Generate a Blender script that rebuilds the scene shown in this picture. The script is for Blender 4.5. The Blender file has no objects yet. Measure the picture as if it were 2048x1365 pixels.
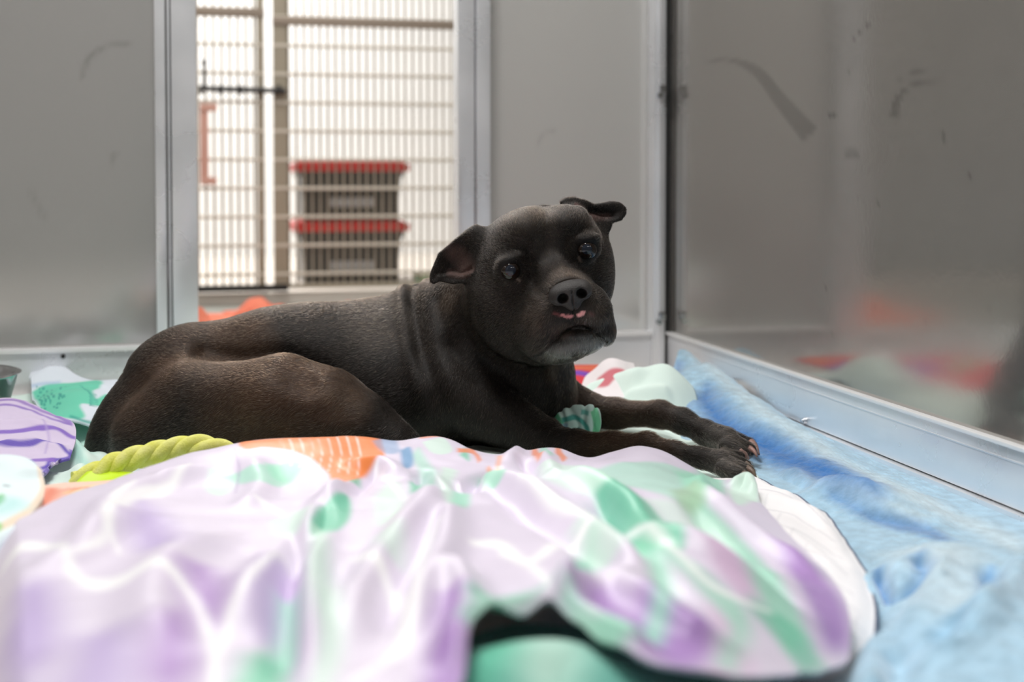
import bpy, bmesh, math, random
import numpy as np
from mathutils import Vector, Matrix
random.seed(7); rng = np.random.default_rng(7)
SC = bpy.context.scene; COL = SC.collection
# ------------------------------------------------------------------ camera
FPX, HC, YAW, PITCH = 2600.0, 0.40, math.radians(13.47), math.radians(2.0)
YP = 360 + FPX*math.tan(PITCH)                       # row of the optical axis
cd = bpy.data.cameras.new('camera'); cam = bpy.data.objects.new('camera', cd); COL.objects.link(cam)
cd.sensor_width = 36; cd.lens = FPX/2048*36
cd.shift_y = (YP-682.5)/2048
cd.clip_start = 0.05
cam.location = (0, 0, HC)
cam.rotation_euler = (math.radians(90)-PITCH, 0, -YAW)
cd.dof.use_dof = True; cd.dof.focus_distance = 1.74; cd.dof.aperture_fstop = 2.9
SC.camera = cam
SC.view_settings.view_transform = 'Standard'; SC.view_settings.look = 'None'
SC.view_settings.gamma = 1; SC.view_settings.use_curve_mapping = False
SC.view_settings.exposure = 0.10
# ------------------------------------------------------------------ world and lamps
w = bpy.data.worlds.new('world'); SC.world = w; w.use_nodes = True
w.node_tree.nodes['Background'].inputs[0].default_value = (0.93, 0.96, 1.0, 1)
w.node_tree.nodes['Background'].inputs[1].default_value = 0.55
def area(name, loc, size, energy, color=(1, 1, 1), rot=(0, 0, 0)):
    l = bpy.data.lights.new(name, 'AREA'); l.shape = 'RECTANGLE'; l.size, l.size_y = size
    l.energy = energy; l.color = color
    o = bpy.data.objects.new(name, l); COL.objects.link(o); o.location = loc; o.rotation_euler = rot
    return o
LAMPS = [((-0.1, 1.4, 2.62), (0.7, 0.3), 39), ((-0.1, 3.2, 2.62), (1.2, 0.6), 26), ((0.3, -1.6, 2.62), (1.2, 0.6), 7), ((-0.2, 5.35, 2.62), (1.2, 0.6), 92)]
for p_, s_, e_ in LAMPS: area('ceiling_lamp_light', (p_[0], p_[1], p_[2]-0.02), s_, e_, (1.0, 0.99, 0.975))
# ------------------------------------------------------------------ geometry helpers
CY, SY, CP, SP = math.cos(YAW), math.sin(YAW), math.cos(PITCH), math.sin(PITCH)
RV = np.array([CY, -SY, 0.0]); FH = np.array([SY, CY, 0.0]); UPV = np.array([0, 0, 1.0])
FV = FH*CP - UPV*SP; UV_ = UPV*CP + FH*SP; CAMP = np.array([0, 0, HC])
def ray(px, py):
    v = FV*FPX + RV*(px-1024) - UV_*(py-YP)
    return v/np.dot(v, FH)                           # unit horizontal depth
def at(px, py, d): return CAMP + ray(px, py)*d
def on_z(px, py, z=0.0):
    r = ray(px, py); return CAMP + r*((z-HC)/r[2])
def on_u(px, py, u):
    r = ray(px, py); return CAMP + r*(u/r[1])
def on_v(px, py, v):
    r = ray(px, py); return CAMP + r*(v/r[0])
def proj(P):
    q = np.asarray(P)-CAMP; f = q@FV
    return 1024+FPX*(q@RV)/f, YP-FPX*(q@UV_)/f
def s2l(c): return tuple(((x/255)/12.92 if x/255 <= .04045 else ((x/255+.055)/1.055)**2.4) for x in c)
def tag(o, label=None, cat=None, group=None, kind=None):
    if label: o['label'] = label
    if cat: o['category'] = cat
    if group: o['group'] = group
    if kind: o['kind'] = kind
    return o
def empty(name, loc, rz=0):
    o = bpy.data.objects.new(name, None); COL.objects.link(o); o.location = loc; o.rotation_euler = (0, 0, rz)
    o.empty_display_size = .05; return o
def mesh_obj(name, V, F, mats=None, parent=None, smooth=True, colors=None, world=False):
    me = bpy.data.meshes.new(name)
    V = np.asarray(V, dtype=np.float32).reshape(-1, 3)
    if parent is not None and world:                 # vertices given in world space
        MI = np.array(parent.matrix_basis.inverted()); V = V@MI[:3, :3].T+MI[:3, 3]
    if isinstance(F, np.ndarray) and F.ndim == 2:
        n, k = F.shape
        me.vertices.add(len(V)); me.vertices.foreach_set('co', V.astype(np.float32).ravel())
        me.loops.add(n*k); me.loops.foreach_set('vertex_index', F.astype(np.int32).ravel())
        me.polygons.add(n); me.polygons.foreach_set('loop_start', np.arange(0, n*k, k, dtype=np.int32))
        me.update(calc_edges=True)
    else:
        me.from_pydata([tuple(map(float, v)) for v in V], [], [tuple(int(i) for i in f) for f in F]); me.update()
    if smooth: me.polygons.foreach_set('use_smooth', [True]*len(me.polygons))
    if colors is not None:
        ca = me.color_attributes.new('Col', 'FLOAT_COLOR', 'POINT')
        c = np.ones((len(V), 4), dtype=np.float32); c[:, :3] = colors; ca.data.foreach_set('color', c.ravel())
    o = bpy.data.objects.new(name, me); COL.objects.link(o)
    if mats: me.materials.append(mats)
    if parent is not None: o.parent = parent
    return o
class MB:
    """collects simple solids; build() links them as one mesh"""
    def __init__(s): s.bm = bmesh.new()
    def box(s, a, b, bev=0.0, M=None):
        a = np.minimum(a, b), np.maximum(a, b); lo, hi = a
        r = bmesh.ops.create_cube(s.bm, size=1.0); vs = r['verts']
        T = Matrix.Translation(Vector((lo+hi)/2)) @ Matrix.Diagonal((*(hi-lo), 1))
        bmesh.ops.transform(s.bm, matrix=T, verts=vs)
        if bev > 0:
            es = list({e for v in vs for e in v.link_edges})
            g = bmesh.ops.bevel(s.bm, geom=es, offset=bev, segments=2, profile=.7, affect='EDGES')
            vs = list({v for f in g['faces'] for v in f.verts} | {v for v in vs if v.is_valid})
        if M is not None: bmesh.ops.transform(s.bm, matrix=M, verts=[v for v in vs if v.is_valid])
        return s
    def cyl(s, a, b, r, r2=None, seg=16, cap=True):
        a, b = Vector(a), Vector(b); d = b-a
        q = d.to_track_quat('Z', 'Y').to_matrix().to_4x4()
        M = Matrix.Translation((a+b)/2) @ q
        bmesh.ops.create_cone(s.bm, cap_ends=cap, segments=seg, radius1=r, radius2=r if r2 is None else r2, depth=d.length, matrix=M)
        return s
    def ball(s, c, r, scale=(1, 1, 1), seg=20, M=None):
        T = Matrix.Translation(Vector(c)) @ (M or Matrix.Identity(4)) @ Matrix.Diagonal((*scale, 1))
        bmesh.ops.create_uvsphere(s.bm, u_segments=seg, v_segments=max(8, seg//2), radius=r, matrix=T); return s
    def tube(s, pts, r, seg=10):
        V, F = tube_geo(pts, r, seg); vs = [s.bm.verts.new(tuple(map(float, v))) for v in V]
        for f in F: s.bm.faces.new([vs[i] for i in f])
        return s
    def build(s, name, mat, parent=None, smooth=True, angle=40, world=True):
        me = bpy.data.meshes.new(name)
        bmesh.ops.recalc_face_normals(s.bm, faces=s.bm.faces[:])
        if parent is not None and world: bmesh.ops.transform(s.bm, matrix=parent.matrix_basis.inverted(), verts=s.bm.verts[:])
        s.bm.to_mesh(me); s.bm.free(); me.materials.append(mat)
        o = bpy.data.objects.new(name, me); COL.objects.link(o)
        if parent is not None: o.parent = parent
        if smooth:
            me.polygons.foreach_set('use_smooth', [True]*len(me.polygons))
            try: me.set_sharp_from_angle(angle=math.radians(angle))
            except Exception: pass
        return o
def tube_geo(pts, r, seg=10, caps=True):
    P = np.asarray(pts, float); n = len(P); R = np.broadcast_to(np.asarray(r, float), (n,))
    T = np.gradient(P, axis=0); T /= np.linalg.norm(T, axis=1)[:, None]+1e-12
    up = np.array([0, 0, 1.0]) if abs(T[0][2]) < .9 else np.array([1.0, 0, 0])
    N = np.cross(T[0], up); N /= np.linalg.norm(N); V = []
    for i in range(n):
        N = N-T[i]*np.dot(N, T[i]); N /= np.linalg.norm(N); B = np.cross(T[i], N)
        for k in range(seg):
            a = 2*math.pi*k/seg; V.append(P[i]+R[i]*(N*math.cos(a)+B*math.sin(a)))
    F = [(i*seg+k, i*seg+(k+1) % seg, (i+1)*seg+(k+1) % seg, (i+1)*seg+k) for i in range(n-1) for k in range(seg)]
    if caps: F += [tuple(range(seg))[::-1], tuple((n-1)*seg+k for k in range(seg))]
    return V, F
def spline(pts, n):
    """Catmull-Rom through pts (any dimension), n samples spaced evenly by chord"""
    P = np.asarray(pts, float); L = np.r_[0, np.cumsum(np.linalg.norm(np.diff(P[:, :], axis=0), axis=1))]
    m = np.gradient(P, L, axis=0) if len(P) > 2 else np.repeat((P[1:]-P[:1])/L[-1], 2, axis=0)
    t = np.linspace(0, L[-1], n); i = np.clip(np.searchsorted(L, t, side='right')-1, 0, len(P)-2)
    h = (L[i+1]-L[i])[:, None]; s = ((t-L[i])[:, None])/h
    return (2*s**3-3*s**2+1)*P[i]+(s**3-2*s**2+s)*h*m[i]+(-2*s**3+3*s**2)*P[i+1]+(s**3-s**2)*h*m[i+1]
def vnoise(x, y, seed=0):
    """smooth value noise, roughly -1..1"""
    xi = np.floor(x).astype(np.int64); yi = np.floor(y).astype(np.int64); xf = x-xi; yf = y-yi
    def h(a, b):
        n = (a*374761393+b*668265263+seed*1442695041) & 0xffffffff
        n = ((n ^ (n >> 13))*1274126177) & 0xffffffff
        return ((n ^ (n >> 16)) & 0xffff)/32767.5-1
    u = xf*xf*(3-2*xf); v = yf*yf*(3-2*yf)
    return (h(xi, yi)*(1-u)+h(xi+1, yi)*u)*(1-v)+(h(xi, yi+1)*(1-u)+h(xi+1, yi+1)*u)*v
# ------------------------------------------------------------------ materials
def mat(name, color=(.5, .5, .5), rough=.5, metal=0., spec=.5, **kw):
    m = bpy.data.materials.new(name); m.use_nodes = True; nt = m.node_tree; b = nt.nodes['Principled BSDF']
    b.inputs['Base Color'].default_value = (*color[:3], 1); b.inputs['Roughness'].default_value = rough
    b.inputs['Metallic'].default_value = metal; b.inputs['Specular IOR Level'].default_value = spec
    for k, v in kw.items():
        if k in b.inputs: b.inputs[k].default_value = v
    m.diffuse_color = (*color[:3], 1); return m
def nd(m, t, **kw):
    n = m.node_tree.nodes.new(t)
    for k, v in kw.items():
        if k.startswith('i_'):
            key = k[2:]; key = int(key) if key.isdigit() else key.replace('_', ' ')
            n.inputs[key].default_value = v
        else: setattr(n, k, v)
    return n
def ln(m, a, b): m.node_tree.links.new(a, b)
def bsdf(m): return m.node_tree.nodes['Principled BSDF']
def noise_mix(m, c1, c2, scale=8, detail=4, lo=.35, hi=.65, stretch=(1, 1, 1), rough=None, bump=0, bscale=None):
    tc = nd(m, 'ShaderNodeTexCoord'); mp = nd(m, 'ShaderNodeMapping'); mp.inputs['Scale'].default_value = stretch
    ln(m, tc.outputs['Object'], mp.inputs['Vector'])
    n = nd(m, 'ShaderNodeTexNoise'); n.inputs['Scale'].default_value = scale; n.inputs['Detail'].default_value = detail
    ln(m, mp.outputs[0], n.inputs['Vector'])
    r = nd(m, 'ShaderNodeMapRange'); r.inputs['From Min'].default_value = lo; r.inputs['From Max'].default_value = hi
    ln(m, n.outputs['Fac'], r.inputs['Value'])
    x = nd(m, 'ShaderNodeMix', data_type='RGBA'); x.inputs[6].default_value = (*c1, 1); x.inputs[7].default_value = (*c2, 1)
    ln(m, r.outputs[0], x.inputs[0]); ln(m, x.outputs[2], bsdf(m).inputs['Base Color'])
    if rough:
        rr = nd(m, 'ShaderNodeMapRange'); rr.inputs['To Min'].default_value, rr.inputs['To Max'].default_value = rough
        ln(m, r.outputs[0], rr.inputs['Value']); ln(m, rr.outputs[0], bsdf(m).inputs['Roughness'])
    if bump:
        n2 = nd(m, 'ShaderNodeTexNoise'); n2.inputs['Scale'].default_value = bscale or scale*6; n2.inputs['Detail'].default_value = 3
        ln(m, mp.outputs[0], n2.inputs['Vector'])
        bp = nd(m, 'ShaderNodeBump'); bp.inputs['Strength'].default_value = bump; bp.inputs['Distance'].default_value = .002
        ln(m, n2.outputs['Fac'], bp.inputs['Height']); ln(m, bp.outputs[0], bsdf(m).inputs['Normal'])
    return m
def cloth_mat(name, rough=.75, spec=.25, bscale=500, bump=.25, sheen=.1, mottle=0.0):
    """base colour from the printed 'Col' attribute, weave bump from noise"""
    m = mat(name, rough=rough, spec=spec); b = bsdf(m); b.inputs['Sheen Weight'].default_value = sheen
    a = nd(m, 'ShaderNodeAttribute', attribute_name='Col')
    tc = nd(m, 'ShaderNodeTexCoord')
    n = nd(m, 'ShaderNodeTexNoise', i_Scale=bscale, i_Detail=2.0); ln(m, tc.outputs['Object'], n.inputs['Vector'])
    bp = nd(m, 'ShaderNodeBump', i_Strength=bump, i_Distance=.001); ln(m, n.outputs['Fac'], bp.inputs['Height']); ln(m, bp.outputs[0], b.inputs['Normal'])
    if mottle:
        n3 = nd(m, 'ShaderNodeTexNoise', i_Scale=60.0, i_Detail=3.0); ln(m, tc.outputs['Object'], n3.inputs['Vector'])
        r = nd(m, 'ShaderNodeMapRange'); r.inputs['From Min'].default_value = .3; r.inputs['From Max'].default_value = .7
        r.inputs['To Min'].default_value = 1-mottle; r.inputs['To Max'].default_value = 1.0
        ln(m, n3.outputs['Fac'], r.inputs['Value'])
        x = nd(m, 'ShaderNodeVectorMath', operation='SCALE'); ln(m, a.outputs['Color'], x.inputs[0]); ln(m, r.outputs[0], x.inputs['Scale'])
        ln(m, x.outputs[0], b.inputs['Base Color'])
    else: ln(m, a.outputs['Color'], b.inputs['Base Color'])
    return m
M_wallpaint = noise_mix(mat('white_wall_paint', rough=.6), (.80, .80, .79), (.84, .84, .83), scale=3)
M_ceil = mat('ceiling_paint', (.62, .61, .59), .8)
M_roomwall = mat('grey_wall_paint', (.42, .42, .41), .7)
M_aisle = noise_mix(mat('aisle_floor', rough=.35), s2l((148, 150, 142)), s2l((160, 160, 152)), scale=5, rough=(.25, .45))
M_floor = noise_mix(mat('kennel_floor', rough=.45), s2l((222, 214, 206)), s2l((232, 226, 218)), scale=6, rough=(.3, .5))
def metal_mat(name, c1, c2, rough, metal=.9, stretch=(1, 1, 1), scale=6):
    m = noise_mix(mat(name, metal=metal), c1, c2, scale=scale, detail=6, rough=rough, stretch=stretch, bump=.04, bscale=90)
    return m
M_sheet_metal = metal_mat('dull_aluminium_sheet', (.50, .49, .47), (.56, .545, .525), (.20, .30), .75, (1, 1, .6))
M_alu = metal_mat('brushed_aluminium', (.82, .835, .87), (.90, .91, .94), (.24, .38), .55)
M_alu_edge = mat('bright_aluminium_edge', (.92, .92, .93), .35, .25)
M_steel = mat('stainless_steel', (.55, .56, .58), .18, 1.0)
M_gate = mat('gate_enamel', s2l((150, 141, 126)), .4); M_gatepost = mat('gate_post_enamel', s2l((158, 148, 130)), .4); M_gatebar = mat('pale_gate_bar', s2l((206, 198, 184)), .45)
M_dark = mat('dark_rubber_and_gap', (.015, .015, .015), .5)
M_black = mat('black_plastic', (.018, .017, .016), .4)
M_red = mat('red_plastic', s2l((200, 8, 10)), .35)
M_greylabel = mat('grey_handle_plastic', s2l((150, 150, 152)), .5)
# ------------------------------------------------------------------ setting: kennel shell and room
W, U = 0.93, 2.55
WT = 1.55                                           # kennel wall height
RH = 0.088                                          # rail height
def struct(name, mb, m, **kw): return tag(mb.build(name, m, **kw), kind='structure')
struct('floor', MB().box((-1.35, -.6, -.03), (W+.03, U+.02, 0)), M_floor)
tag(MB().box((-3.0, U+.02, -.06), (2.6, 6.4, -.0)).build('floor', M_aisle), kind='structure')
tag(MB().box((-3.0, -3.2, -.06), (2.6, -.6, -.0)).build('floor', M_aisle), kind='structure')
# right wall: a dense sheet so scuffs can be marked on it
def paint(P2, base, feats):
    """P2 (n,2) plan coordinates; feats: (polygon (m,2), colour, soft, strength)"""
    C = np.array(base, dtype=np.float32)
    if C.ndim == 1: C = np.repeat(C[None], len(P2), 0)
    for poly, col, soft, st in feats:
        poly = np.asarray(poly); lo = poly.min(0)-soft*2; hi = poly.max(0)+soft*2
        idx = np.where(((P2 >= lo) & (P2 <= hi)).all(1))[0]
        if len(idx) == 0: continue
        Q = P2[idx]; sd = polysd(Q, poly); a = np.clip(.5-sd/(soft*2), 0, 1)
        a = (a*a*(3-2*a)*st)[:, None]; C[idx] = C[idx]*(1-a)+np.array(col, dtype=np.float32)*a
    return C
def polysd(Q, poly):
    n = len(poly); d2 = np.full(len(Q), 1e9); ins = np.zeros(len(Q), bool)
    for i in range(n):
        a = poly[i]; b = poly[(i+1) % n]; e = b-a; w_ = Q-a
        t = np.clip((w_@e)/(e@e+1e-18), 0, 1); dd = w_-t[:, None]*e; d2 = np.minimum(d2, (dd**2).sum(1))
        c = ((a[1] > Q[:, 1]) != (b[1] > Q[:, 1]))
        with np.errstate(divide='ignore', invalid='ignore'): xx = a[0]+(Q[:, 1]-a[1])*e[0]/(e[1] if abs(e[1]) > 1e-15 else 1e-15)
        ins ^= c & (Q[:, 0] < xx)
    return np.where(ins, -1, 1)*np.sqrt(d2)
def stroke(pts, wd, n=24):
    """closed outline around a polyline; wd is a width or one width per point (same units)"""
    P = np.asarray(pts, float); Wd = np.broadcast_to(np.asarray(wd, float), (len(P),))
    S = spline(np.c_[P, Wd], n); T = np.gradient(S[:, :2], axis=0); T /= np.linalg.norm(T, axis=1)[:, None]+1e-9
    N = np.c_[-T[:, 1], T[:, 0]]; h = np.maximum(S[:, 2:3], 0)/2
    return np.r_[S[:, :2]+N*h, (S[:, :2]-N*h)[::-1]]
M_marked = cloth_mat('marked_aluminium_sheet', rough=.2, spec=.5, bscale=120, bump=.03, sheen=0)
bsdf(M_marked).inputs['Metallic'].default_value = .75
tcw = nd(M_marked, 'ShaderNodeTexCoord'); nw = nd(M_marked, 'ShaderNodeTexNoise', i_Scale=5.0, i_Detail=7.0)
ln(M_marked, tcw.outputs['Object'], nw.inputs['Vector'])
rw = nd(M_marked, 'ShaderNodeMapRange'); rw.inputs['From Min'].default_value = .3; rw.inputs['From Max'].default_value = .7
rw.inputs['To Min'].default_value = .09; rw.inputs['To Max'].default_value = .16
ln(M_marked, nw.outputs['Fac'], rw.inputs['Value']); ln(M_marked, rw.outputs[0], bsdf(M_marked).inputs['Roughness'])
M_marked2 = M_marked.copy(); M_marked2.name = 'matt_aluminium_sheet'; bsdf(M_marked2).inputs['Metallic'].default_value = .42
def sheet_panel(name, o, ex, ey, nx, ny, feats, base, thick, nrm, m=None):
    """a flat panel with marks: front grid + back so it has real thickness"""
    i, j = np.meshgrid(np.linspace(0, 1, nx), np.linspace(0, 1, ny), indexing='ij')
    P = np.asarray(o)+i.reshape(-1, 1)*np.asarray(ex)+j.reshape(-1, 1)*np.asarray(ey)
    P2 = np.c_[i.ravel()*np.linalg.norm(ex), j.ravel()*np.linalg.norm(ey)]
    C = paint(P2, base, feats); V = np.r_[P, P+np.asarray(nrm)*thick]; C = np.r_[C, C]
    k = np.arange(nx*ny).reshape(nx, ny)
    F = np.stack([k[:-1, :-1], k[1:, :-1], k[1:, 1:], k[:-1, 1:]], -1).reshape(-1, 4); n0 = nx*ny
    def side(a, b): return np.stack([a, b, b+n0, a+n0], -1)
    S = np.r_[side(k[:-1, 0], k[1:, 0]), side(k[:-1, -1], k[1:, -1]), side(k[0, :-1], k[0, 1:]), side(k[-1, :-1], k[-1, 1:])]
    return tag(mesh_obj(name, V, np.r_[F, F[:, ::-1]+n0, S], m or M_marked, smooth=False, colors=C), kind='structure')
def rw_feat(pts, wd, col, soft=4, st=.5):
    poly = stroke(pts, wd); q = np.array([on_v(x, y, W+.008) for x, y in poly]); return (np.c_[q[:, 1]+.6, q[:, 2]], col, soft*.0006, st)
dk = (.16, .15, .14); lt = (.45, .44, .42)
F_r = [rw_feat([(1405, 122), (1470, 122), (1510, 140), (1560, 200), (1620, 270)], [3, 9, 20, 28, 40], dk, 6, .45),
       rw_feat([(1794, 165), (1815, 150), (1850, 140)], 3, dk, 3, .4), rw_feat([(1788, 235), (1792, 205), (1810, 180), (1890, 155)], [18, 14, 8, 2], dk, 4, .45),
       rw_feat([(1702, 85), (1722, 62), (1745, 42)], 4, dk, 3, .6), rw_feat([(1658, 232), (1666, 228), (1672, 233)], 5, dk, 2, .7),
       rw_feat([(1690, 310), (1705, 306), (1718, 310)], 14, dk, 6, .45), rw_feat([(1345, 180), (1350, 215), (1347, 240)], 16, dk, 8, .5),
       rw_feat([(1775, 285), (1797, 310)], 2, lt, 2, .8), rw_feat([(1722, 460), (1755, 470), (1800, 480)], 2, lt, 2, .5),
       rw_feat([(1888, 260), (1887, 285)], 3, dk, 2, .5), rw_feat([(1930, 275), (1945, 268)], 4, dk, 2, .5),
       rw_feat([(1525, 622), (1532, 622)], 9, lt, 4, .5), rw_feat([(1850, 44), (1856, 38)], 5, dk, 2, .6), rw_feat([(1950, 8), (1965, 3)], 4, dk, 2, .5)]
for k in range(70):
    x, y = rng.uniform(1650, 2045), rng.uniform(10, 760)
    if y > 640+.32*(x-1325)-20: continue
    a = rng.uniform(0, 3.1); l_ = rng.uniform(1, 9); F_r.append(rw_feat([(x, y), (x+l_*math.cos(a), y+l_*math.sin(a))], rng.uniform(1.2, 3), lt if rng.random() < .5 else dk, 1.5, .55))
sheet_panel('wall_right', (W+.008, -.6, 0), (0, U+.6, 0), (0, 0, WT), 420, 200, F_r, (.42, .40, .375), .012, (1, 0, 0))
def bw_feat(pts, wd, col, soft=4, st=.4):
    poly = stroke(pts, wd); q = np.array([on_u(x, y, U+.008) for x, y in poly]); return (np.c_[q[:, 0], q[:, 2]], col, soft*.001, st)
xl1 = on_u(318, 400, U)[0]; xr0 = on_u(960, 400, U)[0]; xr1 = W
Fl = [(p+np.array([1.35, 0]), c, s, t) for p, c, s, t in [bw_feat([(165, 160), (175, 120), (215, 92), (260, 88)], [4, 10, 6, 3], dk, 5, .35), bw_feat([(222, 330), (226, 312), (236, 305)], 4, dk, 4, .4), bw_feat([(60, 380), (90, 440)], 8, dk, 8, .2)]]
sheet_panel('wall_back', (-1.35, U+.008, 0), (xl1+1.35+.03, 0, 0), (0, 0, WT), 150, 150, Fl, (.50, .49, .478), .012, (0, 1, 0), M_marked2)
Fr = [(p-np.array([xr0, 0]), c, s, t) for p, c, s, t in [bw_feat([(1075, 290), (1085, 270), (1110, 262)], 5, dk, 6, .2)]]
sheet_panel('wall_back', (xr0, U+.008, 0), (xr1-xr0, 0, 0), (0, 0, WT), 60, 150, Fr, (.72, .71, .69), .012, (0, 1, 0), M_marked2)
tag(MB().box((-1.37, -.6, 0), (-1.35, U+.02, WT)).build('wall_left', M_sheet_metal), kind='structure')
# rails and posts of the kennel frame (trim)
def u_x(px, py=400): return on_u(px, py, U)[0]
xa, xb, xc = u_x(312), u_x(333), u_x(395)
xd, xe, xf = u_x(912), u_x(948), u_x(975)
xg, xh = u_x(1296), W
t = MB(); t.box((-1.35, U-.018, 0), (xb, U+.008, RH-.006), .002)
tr1 = struct('trim_1', t, M_alu); MB().box((-1.35, U-.024, RH-.008), (xa+.004, U+.006, RH), .0015).build('top_edge', M_alu_edge, tr1); tag(MB().cyl((u_x(128, 694), U-.0205, .0725), (u_x(128, 694), U-.017, .0725), .0042).build('screw_hole', M_dark, tr1))
t = MB(); t.box((xe, U-.018, 0), (xg, U+.008, RH-.006), .002); tr2 = struct('trim_2', t, M_alu); MB().box((xe, U-.024, RH-.008), (xg, U+.006, RH), .0015).build('top_edge', M_alu_edge, tr2)
t = MB(); t.box((xc-.002, U-.006, 0), (xd+.002, U+.03, .070), .003); struct('trim_3', t, M_alu)
t = MB(); t.box((xa, U-.022, 0), (xb, U+.02, WT), .002).box((xb+.004, U-.012, 0), (xb+.008, U+.01, WT)).box((xb+.011, U-.026, 0), (xc, U+.028, WT), .003)
struct('trim_4', t, M_alu)
t = MB(); t.box((xd, U-.026, 0), (xe-.004, U+.028, WT), .003).box((xe-.001, U-.030, 0), (xf, U+.02, WT), .003); struct('trim_5', t, M_alu)
t = MB(); t.box((xg, U-.034, 0), (xh-.004, U+.006, WT), .004).box((xh-.022, U-.038, .0), (xh-.012, U-.03, WT), .002); tr6 = struct('trim_6', t, M_alu)
for yy in (185, 632):
    z = on_u(1310, yy, U)[2]; x0 = u_x(1306)
    MB().cyl((x0, U-.034, z-.008), (x0, U-.044, z-.008), .006, seg=14).box((x0-.002, U-.046, z-.004), (x0+.012, U-.042, z+.012), .001).build('turn_latch', M_steel, tr6)
# black gasket line in the corner and the right-hand rail
t = MB(); t.box((W-.003, U-.036, 0), (W+.006, U-.030, WT)); struct('trim_7', t, M_dark)
t = MB(); t.box((W, -.6, .012), (W+.010, U-.036, RH-.004), .002).box((W-.008, -.6, .0), (W+.006, U-.036, .010), .003).box((W-.0008, -.6, .067), (W+.004, U-.036, .069), .0004)
tr8 = struct('trim_8', t, M_alu)
MB().box((W-.004, -.6, RH-.005), (W+.009, U-.036, RH), .0015).build('top_edge', M_alu_edge, tr8)
p = on_v(1612, 842, W)
MB().cyl((p[0], p[1], p[2]), (p[0]-.006, p[1], p[2]), .0055, .0045, seg=14).cyl((p[0]-.005, p[1], p[2]), (p[0]-.0085, p[1], p[2]), .003, seg=10).build('bolt_head', M_steel, tr8)
t = MB(); t.box((W, -.6, RH), (W+.007, -.55, WT)); struct('trim_9', t, M_alu)
# room around the kennel
UB = 6.3
def plain(name, a, b, m): return tag(MB().box(a, b).build(name, m), kind='structure')
plain('wall_far', (-3.0, UB, 0), (2.6, UB+.1, 2.7), M_wallpaint)
plain('wall_front', (-3.0, -3.3, 0), (2.6, -3.2, 2.7), M_roomwall)
plain('wall_outer_left', (-3.1, -3.3, 0), (-3.0, UB+.1, 2.7), M_roomwall)
plain('wall_outer_right', (2.6, -3.3, 0), (2.7, UB+.1, 2.7), M_roomwall)
plain('ceiling', (-3.1, -3.3, 2.7), (2.7, UB+.1, 2.8), M_ceil)
M_diff = mat('lamp_diffuser', (.9, .9, .88), .5); bsdf(M_diff).inputs['Emission Color'].default_value = (1, .985, .95, 1); bsdf(M_diff).inputs['Emission Strength'].default_value = 4
M_white = mat('white_enamel', (.8, .8, .79), .4)
for (p_, s_, e_), where in zip(LAMPS, ('over the kennel with the dog', 'over the aisle beyond the doorway', 'behind the photographer', 'over the far kennel row')):
    e = tag(empty('ceiling_lamp', (p_[0], p_[1], 2.7)), 'flat rectangular ceiling lamp '+where, 'lamp')
    x, y = p_[0], p_[1]
    MB().box((x-s_[0]/2-.03, y-s_[1]/2-.03, 2.66), (x+s_[0]/2+.03, y+s_[1]/2+.03, 2.70), .005).build('housing', M_white, e)
    MB().box((x-s_[0]/2, y-s_[1]/2, 2.652), (x+s_[0]/2, y+s_[1]/2, 2.664), .003).build('diffuser', M_diff, e)
# ------------------------------------------------------------------ far kennel: base, gate, crates
DG = 4.12                                           # depth of gate plane along the view
UG = on_z(660, 606, 0)[1]
zc = on_u(660, 583, UG)[2]
def ug(px, py): return on_u(px, py, UG)
x0g, x1g = ug(300, 400)[0], ug(960, 400)[0]
M_curb = mat('painted_kennel_base', s2l((214, 205, 195)), .5)
plain('floor', (-2.9, UG, 0), (2.5, UB, zc), M_curb)
tag(MB().box((-2.9, UG+.02, zc), (x0g-.03, UG+.05, 1.9)).build('wall_far_kennel', M_sheet_metal), kind='structure')
tag(MB().box((ug(1010, 400)[0], UG+.02, zc), (2.5, UG+.05, 1.9)).build('wall_far_kennel', M_sheet_metal), kind='structure')
def gate(px0, px1, label, top_px, posts, bow=0):
    xa_, xb_ = ug(px0, 400)[0], ug(px1, 400)[0]; zt = ug(px0, -260)[2]; zb = zc+.012
    e = tag(empty('kennel_gate', ((xa_+xb_)/2, UG, zb)), label, 'gate')
    f = MB()
    for a, b in posts:
        f.box((ug(a, 400)[0], UG-.014, zb), (ug(b, 400)[0], UG+.014, zt), .003)
    f.box((xa_, UG-.012, zt-.03), (xb_, UG+.012, zt), .003).box((xa_, UG-.012, zb), (xb_, UG+.012, zb+.014), .003)
    f.build('frame', M_gatepost, e)
    g = MB(); sp = 16.0*4.1/2600
    n = int((xb_-xa_)/sp)
    for i in range(1, n):
        x = xa_+i*sp; g.cyl((x, UG, zb), (x, UG, zt), .0043, seg=8, cap=False)
    g.build('upright_bars', M_gate, e)
    py = 545.5
    while py > -250:
        z = ug(700, py)[2]; MB().box((xa_, UG-.016, z-.0052), (xb_, UG-.009, z+.0052), .002).build('cross_bar', M_gatebar, e); py -= 56.3
    z = ug(px0, top_px)[2]
    MB().box((xa_, UG-.02, z-.014), (xb_, UG-.002, z+.014), .004).build('cross_rail', mat('worn_rail', s2l((150, 136, 122)), .45, .3), e)
    return e
gl = gate(380, 531, 'narrow barred kennel gate at left of the far kennel, behind the doorway', 22, [(515, 530)])
gr = gate(546, 955, 'wide barred kennel gate standing in front of the two black crates', 42, [(547, 575)])
z0_, z1_ = ug(450, 584)[2], ug(450, 570)[2]; MB().box((x0g, UG-.022, z0_), (ug(576, 570)[0], UG-.014, z1_), .002).build('gap_shade_strip', M_dark, gl)  # dark strip added to stand in for the shaded gap under the gate
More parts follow.
